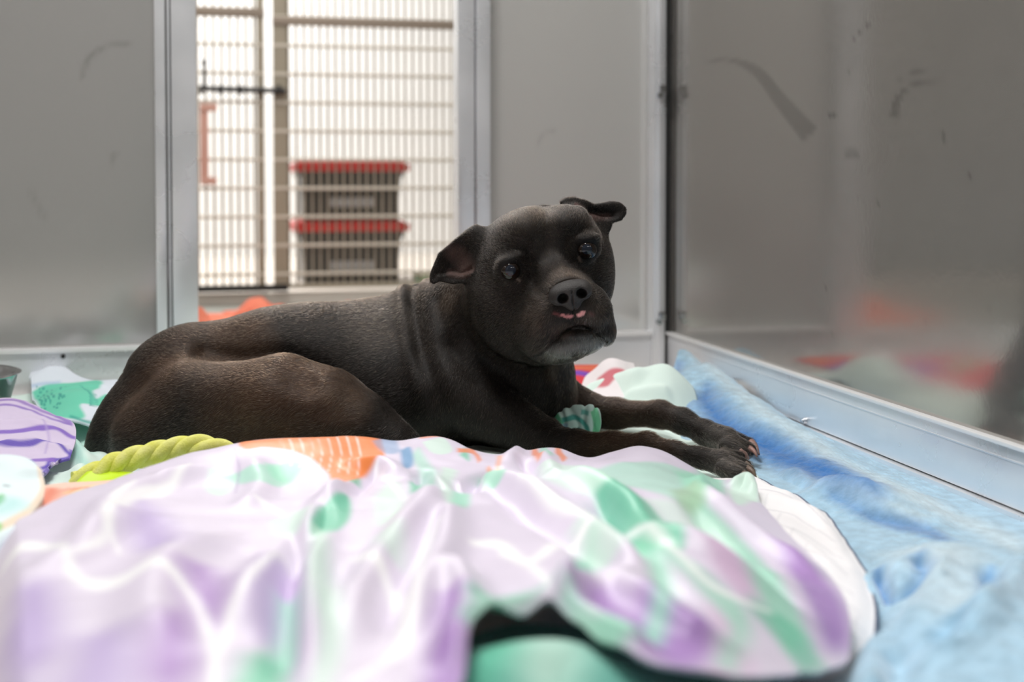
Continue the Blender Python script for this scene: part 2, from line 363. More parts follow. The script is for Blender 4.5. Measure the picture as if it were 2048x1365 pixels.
# black slide bolt across the narrow gate
e = tag(empty('slide_bolt', tuple(ug(485, 181))), 'black slide bolt running across the narrow barred gate with an upright knob', 'bolt')
a, b = ug(398, 178), ug(570, 183)
MB().cyl((a[0], UG-.028, a[2]), (b[0], UG-.028, b[2]), .0095, seg=12).build('rod', M_black, e)
MB().cyl((ug(408, 178)[0], UG-.03, a[2]), (ug(408, 128)[0], UG-.03, ug(408, 122)[2]), .006, .004).ball((ug(408, 122)[0], UG-.03, ug(408, 126)[2]), .009).build('knob', M_black, e)
for px in (402, 440, 480, 556): q = ug(px, 181); MB().box((q[0]-.006, UG-.040, q[2]-.014), (q[0]+.006, UG-.012, q[2]+.014), .002).build('guide', M_black, e)
# salmon coloured bracket hanging on the narrow gate
M_salmon = mat('salmon_plastic', s2l((205, 158, 142)), .5)
e = MB(); q0, q1 = ug(399, 208), ug(418, 368)
e.box((q0[0], UG-.030, q1[2]), (q1[0], UG-.02, q0[2]), .002)
for py in (216, 362): z = ug(400, py)[2]; e.box((q0[0], UG-.034, z-.012), (ug(434, py)[0], UG-.02, z+.012), .003)
tag(e.build('wall_bracket', M_salmon), 'salmon pink bracket hanging on the narrow far gate under the black bolt', 'bracket')
# crates
UC = UG+.30
def uc(px, py): return on_u(px, py, UC)
def crate(pyt, pyb, px0, px1, label):
    zb, zt = uc(700, pyb)[2], uc(700, pyt)[2]; a, b = uc(px0, 400)[0], uc(px1, 400)[0]; cx = (a+b)/2; hw = (b-a)/2
    e = tag(empty('storage_crate', (cx, UC+.16, zb)), label, 'crate', 'black crates with red lids')
    bm = MB(); V = []
    h = zt-zb; n = 5
    # tapered body, open rim, ribs
    body = MB()
    for z0, z1, s0, s1 in ((0, .82, .90, .97), (.82, 1.0, 1.0, 1.02)):
        w0, w1 = hw*s0, hw*s1; d0, d1 = .155*s0, .155*s1
        vs = [body.bm.verts.new((cx+sx*ww, UC+.16+sy*dd, zb+zz*h*.93)) for zz, ww, dd in ((z0, w0, d0), (z1, w1, d1)) for sx, sy in ((-1, -1), (1, -1), (1, 1), (-1, 1))]
        for f in ((0, 1, 2, 3), (4, 5, 6, 7), (0, 1, 5, 4), (1, 2, 6, 5), (2, 3, 7, 6), (3, 0, 4, 7)): body.bm.faces.new([vs[i] for i in f])
    for i in range(7):
        x = cx-hw*.8+i*hw*1.6/6
        if abs(x-cx) > hw*.45: body.box((x-.006, UC+.002, zb+.01), (x+.006, UC+.02, zb+h*.75), .001)
    body.build('body', M_black, e)
    lid = MB(); lid.box((cx-hw*1.12, UC-.018, zt-.030), (cx+hw*1.12, UC+.335, zt-.002), .006).box((cx-hw*1.02, UC+.01, zt-.012), (cx+hw*1.02, UC+.31, zt+.006), .004)
    lid.build('lid', M_red, e)
    l = MB(); z = uc(700, (pyt+pyb)/2+20)[2]; l.box((cx-.075, UC-.012, z-.016), (cx+.075, UC+.012, z+.016), .004).build('handle', M_greylabel, e)
crate(326, 443.5, 600, 806, 'black storage crate with red lid, upper one of the stack behind the gate')
crate(446, 577, 600, 806, 'black storage crate with red lid, bottom one of the stack behind the gate')
# white and green tub beside the crates
g = empty('tub', tuple(uc(862, 577))); tag(g, 'small green tub with a pale lid right of the black crates', 'tub')
q = uc(866, 577)
MB().cyl((q[0], UC+.05, q[2]), (q[0], UC+.05, uc(866, 556)[2]), .052, .056, seg=32).build('body', mat('green_plastic', s2l((40, 165, 85)), .4), g)
MB().cyl((q[0], UC+.05, uc(866, 556)[2]), (q[0], UC+.05, uc(866, 545)[2]), .060, .058, seg=32).build('lid', mat('cream_plastic', s2l((212, 214, 190)), .5), g)
# ------------------------------------------------------------------ dog: one smooth body grown from a distance field
# local frame: X to the right, Y away, Z up (the world turned by YAW)
def loc(px, py, d):
    P = at(px, py, d); return np.array([P@RV, P@FH, P[2]])
def to_world(V): return V[:, :1]*RV+V[:, 1:2]*FH+V[:, 2:3]*UPV
def surfnets(Fv, xs, ys, zs):
    S = Fv < 0
    nx, ny, nz = Fv.shape
    acc = np.zeros((nx-1, ny-1, nz-1, 3), np.float32); cnt = np.zeros((nx-1, ny-1, nz-1), np.float32)
    G = [xs.astype(np.float32), ys.astype(np.float32), zs.astype(np.float32)]
    crosses = []
    for ax in range(3):
        a = [slice(None)]*3; b = [slice(None)]*3; a[ax] = slice(0, -1); b[ax] = slice(1, None)
        A, B = Fv[tuple(a)], Fv[tuple(b)]; cr = (A < 0) != (B < 0)
        I = np.argwhere(cr); va = A[cr]; vb = B[cr]; t = va/(va-vb)
        P = np.stack([G[k][I[:, k]] for k in range(3)], 1)
        P[:, ax] = G[ax][I[:, ax]]*(1-t)+G[ax][I[:, ax]+1]*t
        crosses.append((I, va < 0))
        o = [k for k in range(3) if k != ax]
        for d0 in (0, 1):
            for d1 in (0, 1):
                J = I.copy(); J[:, o[0]] -= d0; J[:, o[1]] -= d1
                ok = (J >= 0).all(1) & (J[:, 0] < nx-1) & (J[:, 1] < ny-1) & (J[:, 2] < nz-1)
                j = tuple(J[ok].T); np.add.at(acc, j, P[ok]); np.add.at(cnt, j, 1)
    M = cnt > 0; idx = -np.ones(M.shape, np.int64); idx[M] = np.arange(M.sum()); V = acc[M]/cnt[M][:, None]
    quads = []
    for ax in range(3):
        I, neg = crosses[ax]; o = [k for k in range(3) if k != ax]
        ok = (I[:, o[0]] > 0) & (I[:, o[1]] > 0) & (I[:, o[0]] < Fv.shape[o[0]]-1) & (I[:, o[1]] < Fv.shape[o[1]]-1)
        I = I[ok]; neg = neg[ok]; q = []
        for d0, d1 in ((0, 0), (1, 0), (1, 1), (0, 1)):
            J = I.copy(); J[:, o[0]] -= d0; J[:, o[1]] -= d1; q.append(idx[tuple(J.T)])
        q = np.stack(q, 1); flip = neg if ax != 1 else ~neg
        q[flip] = q[flip][:, ::-1]; quads.append(q[:, ::-1])
    return V, np.concatenate(quads)
def smooth_mesh(V, F, it=2, lam=.5):
    E = np.concatenate([F[:, [0, 1]], F[:, [1, 2]], F[:, [2, 3]], F[:, [3, 0]]])
    n = len(V)
    for k in range(it*2):
        l_ = lam if k % 2 == 0 else -lam*.96
        S = np.zeros((n, 3)); c = np.zeros(n)
        for kk in range(3): S[:, kk] = np.bincount(E[:, 0], V[E[:, 1], kk], n)+np.bincount(E[:, 1], V[E[:, 0], kk], n)
        c = np.bincount(E[:, 0], minlength=n)+np.bincount(E[:, 1], minlength=n)
        V = V+l_*(S/np.maximum(c, 1)[:, None]-V)
    return V
class Field:
    def __init__(s, xs, ys, zs):
        s.g = (xs, ys, zs); s.F = np.full((len(xs), len(ys), len(zs)), 1.0, np.float32)
    def _box(s, lo, hi):
        sl = []
        for k in range(3):
            a = max(0, np.searchsorted(s.g[k], lo[k])-1); b = min(len(s.g[k]), np.searchsorted(s.g[k], hi[k])+1); sl.append(slice(a, b))
        X = s.g[0][sl[0]][:, None, None]; Y = s.g[1][sl[1]][None, :, None]; Z = s.g[2][sl[2]][None, None, :]
        return tuple(sl), X, Y, Z
    def _comb(s, sl, d, k, op):
        A = s.F[sl]
        if op == 'add':
            h = np.maximum(k-np.abs(A-d), 0)/k; s.F[sl] = np.minimum(A, d)-h*h*k*.25
        else:
            d = -d; h = np.maximum(k-np.abs(A-d), 0)/k; s.F[sl] = np.maximum(A, d)+h*h*k*.25
    def ell(s, px, py, d, rx, rz, ry, rot=0, k=.02, op='add', yaw=0):
        """centre by pixel and depth; rx, rz in pixels at that depth, ry in metres; rot in the image plane"""
        c = loc(px, py, d); q = d/FPX; r = np.array([rx*q, ry, rz*q]); R = r.max()+k+.012
        sl, X, Y, Z = s._box(c-R, c+R); X = X-c[0]; Y = Y-c[1]; Z = Z-c[2]
        ca, sa = math.cos(math.radians(rot)), math.sin(math.radians(rot)); X, Z = X*ca+Z*sa, -X*sa+Z*ca
        cy, sy = math.cos(math.radians(yaw)), math.sin(math.radians(yaw)); X, Y = X*cy+Y*sy, -X*sy+Y*cy
        k0 = np.sqrt((X/r[0])**2+(Y/r[1])**2+(Z/r[2])**2); k1 = np.sqrt((X/r[0]**2)**2+(Y/r[1]**2)**2+(Z/r[2]**2)**2)+1e-9
        s._comb(sl, (k0*(k0-1)/k1).astype(np.float32), k, op)
    def cap(s, a, b, k=.02, op='add', sy=1.0):
        """tapered capsule between (px,py,d,r_px) ends; sy stretches it along the view"""
        A = loc(*a[:3]); B = loc(*b[:3]); ra, rb = a[3]*a[2]/FPX, b[3]*b[2]/FPX
        R = max(ra, rb)*max(1, sy)+k+.012
        sl, X, Y, Z = s._box(np.minimum(A, B)-R, np.maximum(A, B)+R)
        D = B-A; X = X-A[0]; Y = (Y-A[1]); Z = Z-A[2]
        t = np.clip((X*D[0]+Y*D[1]+Z*D[2])/(D@D), 0, 1)
        d = np.sqrt((X-t*D[0])**2+((Y-t*D[1])/sy)**2+(Z-t*D[2])**2)-(ra+(rb-ra)*t)
        s._comb(sl, d.astype(np.float32), k, op)
    def chain(s, pts, k=.02, op='add', sy=1.0):
        for a, b in zip(pts[:-1], pts[1:]): s.cap(a, b, k, op, sy)
    def slab(s, pts, d0, th, k=.004, tilt=(0, 0), bend=0, edge=.003, op='add'):
        """leaf-like sheet with the given outline (pixels at depth d0), thickness th, plane tilted by slopes and cupped by bend"""
        P = np.array([loc(x, y, d0)[[0, 2]] for x, y in pts]); c = P.mean(0); cy_ = loc(pts[0][0], pts[0][1], d0)[1]
        m = .03
        sl, X, Y, Z = s._box(np.array([P[:, 0].min()-m, cy_-.06, P[:, 1].min()-m]), np.array([P[:, 0].max()+m, cy_+.06, P[:, 1].max()+m]))
        XX, ZZ = np.broadcast_arrays(X[:, 0, :], Z[:, 0, :]); sd = polysd(np.c_[XX.ravel(), ZZ.ravel()], P).reshape(XX.shape)
        yc = cy_+tilt[0]*(XX-c[0])+tilt[1]*(ZZ-c[1])+bend*np.clip(-sd, 0, .02)
        a = (sd+edge)[:, None, :]; b = np.abs(Y-yc[:, None, :])-(th/2-edge*.3)
        d = np.sqrt(np.maximum(a, 0)**2+np.maximum(b, 0)**2)+np.minimum(np.maximum(a, b), 0)-edge
        s._comb(sl, d.astype(np.float32), k, op)
    def engrave(s, pts, A, wd, ymax=9, ymin=-9):
        """press (A>0) or raise (A<0) a crease along a line drawn on the front of the body"""
        P = np.array([loc(x, y, d)[[0, 2]] for x, y, d in pts]); P = spline(P, 6*len(P)); m = wd*3
        sl, X, Y, Z = s._box(np.array([P[:, 0].min()-m, ymin, P[:, 1].min()-m]), np.array([P[:, 0].max()+m, ymax, P[:, 1].max()+m]))
        XX, ZZ = np.broadcast_arrays(X[:, 0, :], Z[:, 0, :]); d2 = np.full(XX.shape, 1e9)
        for a, b in zip(P[:-1], P[1:]):
            e = b-a; tt = np.clip(((XX-a[0])*e[0]+(ZZ-a[1])*e[1])/(e@e+1e-12), 0, 1); d2 = np.minimum(d2, (XX-a[0]-tt*e[0])**2+(ZZ-a[1]-tt*e[1])**2)
        s.F[sl] += (A*np.exp(-d2/wd**2)).astype(np.float32)[:, None, :]
def axis(lo, hi, coarse, f0, f1, fine):
    return np.r_[np.arange(lo, f0, coarse), np.arange(f0, f1, fine), np.arange(f1, hi, coarse)]
FINE = globals().get('FINE_STEP', .0018)
xs = axis(-.68, .40, .0042, loc(852, 500, 1.8)[0], loc(1262, 500, 1.8)[0], FINE)
ys = axis(1.54, 2.16, .0042, 1.60, 1.86, FINE)
zs = axis(-.004, .41, .0042, loc(1100, 745, 1.75)[2], loc(1100, 384, 1.8)[2], FINE)
B = Field(xs, ys, zs)
# --- trunk
B.ell(790, 775, 1.96, 195, 152, .135, rot=-8, k=.04)
B.cap((560, 712, 1.95, 84), (790, 690, 1.97, 92), k=.05)
B.cap((400, 742, 1.93, 96), (600, 725, 1.95, 100), k=.05)
B.cap((330, 770, 1.90, 84), (270, 850, 1.88, 66), k=.05)
B.cap((270, 850, 1.88, 62), (205, 935, 1.85, 36), k=.04)
B.cap((250, 900, 1.85, 50), (480, 930, 1.9, 50), k=.05)
# --- near hind leg: haunch, thigh, knee, shank
B.cap((390, 822, 1.81, 104), (560, 815, 1.78, 100), k=.045)
B.chain([(560, 815, 1.78, 98), (655, 832, 1.765, 84), (735, 858, 1.745, 54), (795, 882, 1.73, 26), (832, 893, 1.73, 12)], k=.03)
B.cap((300, 880, 1.80, 72), (560, 905, 1.74, 34), k=.04)
B.cap((560, 912, 1.74, 30), (800, 905, 1.72, 22), k=.03)
# --- chest, shoulder, neck
B.ell(1000, 800, 1.97, 140, 112, .11, k=.04)
B.ell(905, 765, 1.90, 105, 130, .075, rot=-15, k=.035)
B.cap((905, 790, 1.86, 78), (1090, 878, 1.82, 40), k=.03)
B.cap((1060, 760, 1.95, 88), (1075, 835, 1.96, 72), k=.035)
B.cap((880, 690, 1.97, 108), (1010, 600, 1.92, 118), k=.04)
B.cap((1000, 690, 1.95, 110), (1075, 640, 1.90, 95), k=.04)
B.ell(850, 640, 2.0, 60, 66, .07, k=.04)
# --- near foreleg
B.chain([(1085, 888, 1.81, 40), (1150, 893, 1.79, 29), (1225, 887, 1.76, 19), (1295, 884, 1.74, 15.5), (1350, 902, 1.72, 14.5), (1400, 916, 1.70, 17)], k=.015)
B.cap((1390, 914, 1.70, 17), (1440, 925, 1.68, 25), k=.012)
near_toes = [((1448, 938, 1.655, 19), (1484, 952, 1.63, 13)), ((1452, 930, 1.67, 19), (1497, 944, 1.655, 13)), ((1452, 920, 1.69, 18), (1492, 932, 1.69, 12)), ((1445, 912, 1.71, 15), (1482, 915, 1.73, 11))]
for a, b in near_toes: B.cap(a, b, k=.004)
# --- far foreleg
B.chain([(1120, 800, 2.0, 52), (1165, 822, 1.99, 38), (1230, 828, 1.96, 27), (1320, 829, 1.91, 24), (1365, 843, 1.88, 22), (1410, 866, 1.85, 21)], k=.015)
B.cap((1410, 866, 1.85, 22), (1452, 882, 1.81, 27), k=.012)
far_toes = [((1455, 893, 1.79, 19), (1486, 907, 1.775, 13)), ((1462, 886, 1.80, 19), (1500, 900, 1.79, 13)), ((1466, 880, 1.83, 17), (1500, 889, 1.83, 12))]
for a, b in far_toes: B.cap(a, b, k=.004)
# --- skull
B.ell(1092, 520, 1.845, 131, 108, .095, rot=14, k=.02)
B.ell(1050, 515, 1.84, 92, 90, .085, rot=14, k=.02)
B.ell(1010, 600, 1.835, 80, 100, .075, rot=10, k=.025)
B.ell(1165, 560, 1.835, 61, 78, .07, rot=10, k=.025)
B.ell(1045, 665, 1.84, 92, 62, .07, rot=-20, k=.025)
# forehead lobes and brows
B.ell(1052, 462, 1.79, 55, 42, .05, rot=20, k=.02); B.ell(1132, 450, 1.79, 50, 38, .05, rot=8, k=.02)
B.ell(1020, 508, 1.782, 36, 14, .016, rot=22, k=.022); B.ell(1165, 472, 1.782, 34, 14, .016, rot=-6, k=.022)
# muzzle
B.cap((1105, 545, 1.78, 44), (1136, 590, 1.70, 44), k=.02)
B.ell(1128, 600, 1.74, 70, 52, .06, rot=14, k=.02)
B.ell(1098, 640, 1.728, 50, 56, .048, rot=10, k=.024)
B.ell(1180, 622, 1.725, 44, 48, .046, rot=10, k=.018)
B.ell(1080, 672, 1.745, 38, 46, .042, rot=-25, k=.022)
B.cap((1040, 600, 1.80, 50), (1070, 640, 1.77, 45), k=.03)
B.ell(1205, 652, 1.745, 24, 40, .040, rot=15, k=.010)
B.ell(1140, 620, 1.685, 48, 30, .020, rot=14, k=.015)
B.ell(1152, 682, 1.722, 63, 31, .047, rot=12, k=.004)
B.ell(1157, 665, 1.699, 42, 14, .026, rot=6, k=.005)
B.ell(1120, 700, 1.77, 62, 26, .045, rot=8, k=.012)
# mouth line, philtrum, flew crease, brow and neck folds
B.engrave([(1068, 712, 1.72), (1098, 690, 1.70), (1122, 668, 1.69), (1148, 655, 1.68), (1172, 657, 1.68), (1195, 668, 1.70), (1214, 682, 1.72)], .0032, .0018, ymax=1.80)
B.engrave([(1146, 612, 1.66), (1150, 648, 1.67)], .0025, .0016, ymax=1.74)
B.engrave([(1064, 605, 1.74), (1060, 645, 1.74), (1046, 690, 1.74)], .0032, .006, ymax=1.82)
B.engrave([(1092, 425, 1.78), (1090, 470, 1.75), (1100, 520, 1.75)], .0034, .011, ymax=1.85)
B.engrave([(1058, 540, 1.75), (1066, 560, 1.72), (1078, 582, 1.72)], .0022, .007, ymax=1.82)
B.engrave([(1052, 500, 1.75), (1066, 520, 1.75), (1070, 548, 1.75)], .0035, .007, ymax=1.82)
B.engrave([(1132, 476, 1.75), (1132, 500, 1.75), (1142, 522, 1.75)], .0035, .007, ymax=1.82)
B.engrave([(1196, 520, 1.75), (1188, 560, 1.75), (1200, 600, 1.75)], .002, .006, ymax=1.82)
B.engrave([(1096, 572, 1.75), (1112, 556, 1.75), (1140, 548, 1.75), (1165, 560, 1.75), (1186, 590, 1.75)], -.0030, .004, ymax=1.80)
B.engrave([(1105, 578, 1.75), (1120, 563, 1.75), (1145, 557, 1.75), (1168, 570, 1.75)], .0022, .0025, ymax=1.80)
B.engrave([(940, 600, 1.8), (950, 660, 1.8), (990, 710, 1.8), (1050, 735, 1.8)], .004, .006, ymax=1.95)
B.engrave([(820, 572, 1.9), (834, 630, 1.9), (850, 690, 1.9), (872, 740, 1.9), (896, 790, 1.9), (915, 850, 1.9)], .006, .012, ymax=2.0)
B.engrave([(800, 585, 1.9), (812, 650, 1.9), (832, 720, 1.9), (850, 770, 1.9)], -.004, .010, ymax=2.0)
B.engrave([(848, 570, 1.9), (858, 630, 1.9), (875, 680, 1.9), (905, 735, 1.9), (930, 780, 1.9)], -.003, .014, ymax=2.0)
B.engrave([(880, 600, 1.9), (893, 650, 1.9), (918, 700, 1.9), (955, 745, 1.9)], .003, .009, ymax=2.0)
B.engrave([(905, 600, 1.9), (920, 660, 1.9), (950, 705, 1.9)], -.002, .010, ymax=2.0)
B.engrave([(870, 780, 1.9), (900, 850, 1.9), (960, 880, 1.9)], .005, .014, ymax=2.0)
B.engrave([(1098, 740, 1.9), (1112, 780, 1.9), (1108, 820, 1.9)], -.003, .006, ymax=2.0)
B.engrave([(420, 700, 1.9), (480, 710, 1.9), (580, 705, 1.9), (660, 735, 1.9)], .006, .013, ymax=2.0)
B.engrave([(500, 850, 1.8), (600, 830, 1.8), (690, 800, 1.8)], .003, .014, ymax=2.0)
B.engrave([(560, 880, 1.8), (660, 850, 1.8), (740, 850, 1.8)], .003, .010, ymax=2.0)
B.engrave([(1440, 905, 1.7), (1458, 925, 1.7), (1480, 938, 1.7)], .003, .002, ymax=1.74)
# eye sockets and lids
EYES = [(1021, 541, 1.746, 19), (1174, 499, 1.746, 18.5)]
for (x, y, d, r), rt in zip(EYES, (22, 8)):
    B.ell(x, y, d-.014, r*1.9, r*1.5, .020, rot=rt, k=.020, op='sub')
    B.ell(x, y, d+.011, r*1.5, r*1.25, .0155, rot=rt, k=.018)
    B.ell(x, y+1, d-.012, r*1.12, r*.90, .0185, rot=rt, k=.004, op='sub')
    B.ell(x, y-r*1.15, d+.003, r*1.5, r*.42, .010, rot=rt, k=.012)
# --- ears
ear1 = [(975, 468), (948, 458), (911, 478), (877, 507), (861, 547), (860, 562), (868, 568), (880, 562), (905, 568), (935, 565), (952, 548), (960, 505)]
B.slab(ear1, 1.83, .013, tilt=(.10, .1), bend=.55, k=.008, edge=.004)
B.cap((955, 478, 1.835, 20), (958, 530, 1.85, 20), k=.02)
B.engrave([(886, 548, 1.83), (902, 542, 1.83), (925, 546, 1.83), (944, 536, 1.83)], .004, .0025, ymax=1.90)
B.engrave([(880, 553, 1.83), (898, 549, 1.83), (922, 552, 1.83), (944, 545, 1.83)], -.003, .0025, ymax=1.90)
ear2 = [(1119, 404), (1130, 397), (1148, 395), (1171, 400), (1188, 408), (1205, 406), (1222, 403), (1240, 405), (1252, 415), (1252, 428), (1242, 441), (1224, 446), (1221, 458), (1212, 474), (1196, 452), (1172, 432), (1140, 412)]
B.slab(ear2, 1.84, .014, tilt=(0, .15), bend=.35, k=.008, edge=.004)
B.engrave([(1152, 409, 1.84), (1164, 416, 1.84), (1174, 431, 1.84), (1190, 433, 1.84)], -.0022, .0024, ymax=1.90)
B.cap((1150, 424, 1.835, 16), (1196, 452, 1.845, 15), k=.012)
B.engrave([(1180, 424, 1.84), (1205, 428, 1.84), (1222, 430, 1.84)], .006, .005, ymax=1.90)
Vd, Fd = surfnets(B.F, xs, ys, zs)
Vd = smooth_mesh(Vd, Fd, 3, .5)
print('dog verts', len(Vd))
# --- coat markings and a painted mouth gleam, stored on the body
def blob(V, C, px, py, d, r, col, a=1.0, p=2.0, stretch=(1, 1, 1)):
    c = loc(px, py, d); q = (V-c)/np.array(stretch); dist = np.linalg.norm(q, axis=1)/(r*d/FPX)
    m = (np.clip(1-dist**p, 0, 1)*a)[:, None]; C[:] = C*(1-m)+np.array(col)*m
def seg_blob(V, C, a, b, r, col, al=1.0, soft=.5):
    A, Bp = loc(*a), loc(*b); D = Bp-A; t = np.clip(((V-A)@D)/(D@D), 0, 1); dist = np.linalg.norm(V-A-t[:, None]*D, axis=1)/(r*a[2]/FPX)
    m = (np.clip((1-dist)/soft, 0, 1)*al)[:, None]; C[:] = C*(1-m)+np.array(col)*m
K0 = np.array((.0100, .0076, .0062)); BR = (.050, .025, .0130); GRY = (.075, .068, .060)
Cd = np.repeat(K0[None], len(Vd), 0).astype(np.float64)
for x, y, d, r, c, a in [(420, 760, 1.85, 170, BR, .55), (560, 800, 1.72, 200, BR, .75), (690, 800, 1.70, 70, (.06, .038, .024), .7), (300, 800, 1.80, 120, BR, .5), (760, 640, 1.88, 90, (.05, .042, .036), .5),
                          (480, 690, 1.88, 90, (.06, .034, .02), .6), (880, 590, 1.86, 50, (.06, .04, .026), .5), (1250, 885, 1.74, 130, BR, .6), (1250, 830, 1.93, 130, (.06, .036, .026), .7), (1450, 930, 1.66, 60, (.045, .04, .037), .8), (1440, 885, 1.80, 60, (.05, .044, .04), .7),
                          (1060, 430, 1.78, 80, (.05, .04, .032), .6), (1075, 620, 1.70, 60, (.038, .029, .024), .6), (1140, 560, 1.70, 55, (.05, .036, .027), .7), (1125, 665, 1.68, 30, (.045, .03, .025), .6), (1180, 630, 1.68, 40, (.05, .036, .028), .6), (1105, 500, 1.74, 50, (.040, .036, .034), .7), (1120, 760, 1.86, 40, (.06, .04, .025), .7), (1100, 800, 1.84, 40, (.06, .042, .028), .5)]:
    blob(Vd, Cd, x, y, d, r, c, a)
def mark(pts, wd, col, al=1.0, soft=.003, ymin=0, ymax=1.80, nz=.0):
    q = np.array([loc(x, y, 1.70)[[0, 2]] for x, y in pts]); q = spline(q, 5*len(q)); P2 = Vd[:, [0, 2]]*1.70/np.maximum(Vd[:, 1:2], .1)+np.array([0, HC])*(1-1.70/np.maximum(Vd[:, 1:2], .1))
    idx = np.where((P2 > q.min(0)-.03).all(1) & (P2 < q.max(0)+.03).all(1) & (Vd[:, 1] < ymax) & (Vd[:, 1] > ymin))[0]; P_ = P2[idx]; d2 = np.full(len(idx), 1e9)
    for a, b in zip(q[:-1], q[1:]):
        e = b-a; t = np.clip(((P_-a)@e)/(e@e+1e-12), 0, 1); d2 = np.minimum(d2, ((P_-a-t[:, None]*e)**2).sum(1))
    d_ = np.sqrt(d2)-wd*.5*1.70/FPX
    if nz: d_ = d_+nz*vnoise(P_[:, 0]*500, P_[:, 1]*500, 8)
    m = (np.clip(.5-d_/(2*soft), 0, 1)*al)[:, None]; Cd[idx] = Cd[idx]*(1-m)+np.array(col)*m
for a in [([(1105, 706), (1150, 692), (1208, 690)], 34, (.075, .078, .074), .85, .003, 0, 1.80, .002), ([(1120, 704), (1150, 694), (1190, 688)], 18, (.15, .155, .15), .8, .003, 0, 1.8, .002), ([(1105, 716), (1140, 712)], 8, (.17, .17, .16), .6, .003, 0, 1.8, .001),
          ([(1124, 630), (1134, 634), (1143, 633)], 6, (.62, .25, .25), .95, .0009, 0, 1.74, .0012), ([(1158, 630), (1167, 626)], 8, (.70, .32, .31), .95, .0009, 0, 1.74, .0012), ([(1108, 627), (1120, 631)], 5, (.20, .06, .06), .6, .0015, 0, 1.74, .001), ([(1180, 626), (1186, 630)], 6, (.13, .05, .05), .5, .002, 0, 1.74, 0),
          ([(1066, 716), (1085, 706), (1104, 686), (1124, 668), (1148, 656), (1172, 658), (1196, 669), (1214, 684)], 5, (.002, .0015, .0015), 1.0, .0012, 0, 1.8, 0), ([(1146, 657), (1158, 655), (1168, 657)], 4, (.40, .38, .40), .7, .0012, 0, 1.74, 0), ([(1032, 556), (1040, 562)], 4, (.2, .16, .14), .7, .001, 0, 1.8, 0), ([(1157, 514), (1162, 524)], 4, (.2, .15, .13), .7, .001, 0, 1.8, .001),  # the pale grey stroke on the lip is a painted gleam
          ([(908, 505), (925, 520), (930, 535)], 30, (.085, .052, .046), .85, .006, 1.80, 2.0, 0), ([(900, 546), (922, 550), (944, 542)], 12, (.11, .07, .062), .8, .003, 1.80, 2.0, 0), ([(1152, 409), (1164, 416), (1174, 431), (1190, 433)], 5, (.10, .052, .046), .8, .002, 1.80, 2.0, 0), ([(1185, 434), (1215, 434)], 14, (.07, .042, .038), .8, .003, 1.80, 2.0, 0)]: mark(*a)
for (x, y, d, r) in EYES: seg_blob(Vd, Cd, (x-4, y+1, d-.012), (x+4, y-1, d-.012), r*1.55, (.006, .005, .005), .9, .25)
nz_ = vnoise(Vd[:, 0]*40, Vd[:, 2]*40+Vd[:, 1]*23, 3)*.22+vnoise(Vd[:, 0]*110, Vd[:, 2]*110+Vd[:, 1]*60, 5)*.12
Cd *= np.clip(1+nz_, .5, 1.6)[:, None]
M_coat = mat('short_black_coat', rough=.6, spec=.2); b_ = bsdf(M_coat)
b_.inputs['Sheen Weight'].default_value = .0; b_.inputs['Sheen Roughness'].default_value = .35; b_.inputs['Sheen Tint'].default_value = (.75, .7, .68, 1)
at_ = nd(M_coat, 'ShaderNodeAttribute', attribute_name='Col'); ln(M_coat, at_.outputs['Color'], b_.inputs['Base Color'])
tc_ = nd(M_coat, 'ShaderNodeTexCoord'); mp_ = nd(M_coat, 'ShaderNodeMapping'); mp_.inputs['Rotation'].default_value = (0, math.radians(35), YAW); mp_.inputs['Scale'].default_value = (260, 500, 1100)
ln(M_coat, tc_.outputs['Object'], mp_.inputs['Vector']); n_ = nd(M_coat, 'ShaderNodeTexNoise', i_Scale=1.0, i_Detail=2.0); ln(M_coat, mp_.outputs[0], n_.inputs['Vector'])
bp_ = nd(M_coat, 'ShaderNodeBump', i_Strength=.35, i_Distance=.0010); ln(M_coat, n_.outputs['Fac'], bp_.inputs['Height']); ln(M_coat, bp_.outputs[0], b_.inputs['Normal'])
dog = tag(empty('dog', tuple(to_world(loc(700, 930, 1.9)[None])[0])), 'black short-haired dog lying with folded ears, grey chin and head turned to the viewer', 'dog')
body = mesh_obj('body', to_world(Vd), Fd, M_coat, dog, colors=Cd, world=True)
# --- eyes: dark wet globes with a brown iris
M_eye = mat('dog_eye', (.012, .008, .006), .03, spec=.5)
M_pupil = mat('dog_pupil', (.013, .017, .027), .05, spec=.5)  # bluish window reflection put into the pupil colour
M_iris = mat('dog_iris', (.012, .006, .004), .08, spec=.5)
def disc_on(c, r, dirv, rad, off, n=20):
    dirv = dirv/np.linalg.norm(dirv); a = np.cross(dirv, [0, 0, 1.0]); a /= np.linalg.norm(a); b = np.cross(a, dirv)
    V = [c+dirv*(r+off)]; F = []
    for j in range(1, 5):
        rr = rad*j/4; h = math.sqrt(max(r*r-rr*rr, 0))+off
        for k in range(n): th = 2*math.pi*k/n; V.append(c+dirv*h+(a*math.cos(th)+b*math.sin(th))*rr)
    for k in range(n): F.append((0, 1+k, 1+(k+1) % n))
    for j in range(3):
        for k in range(n): a0 = 1+j*n; F.append((a0+k, a0+n+k, a0+n+(k+1) % n, a0+(k+1) % n))
    return V, F
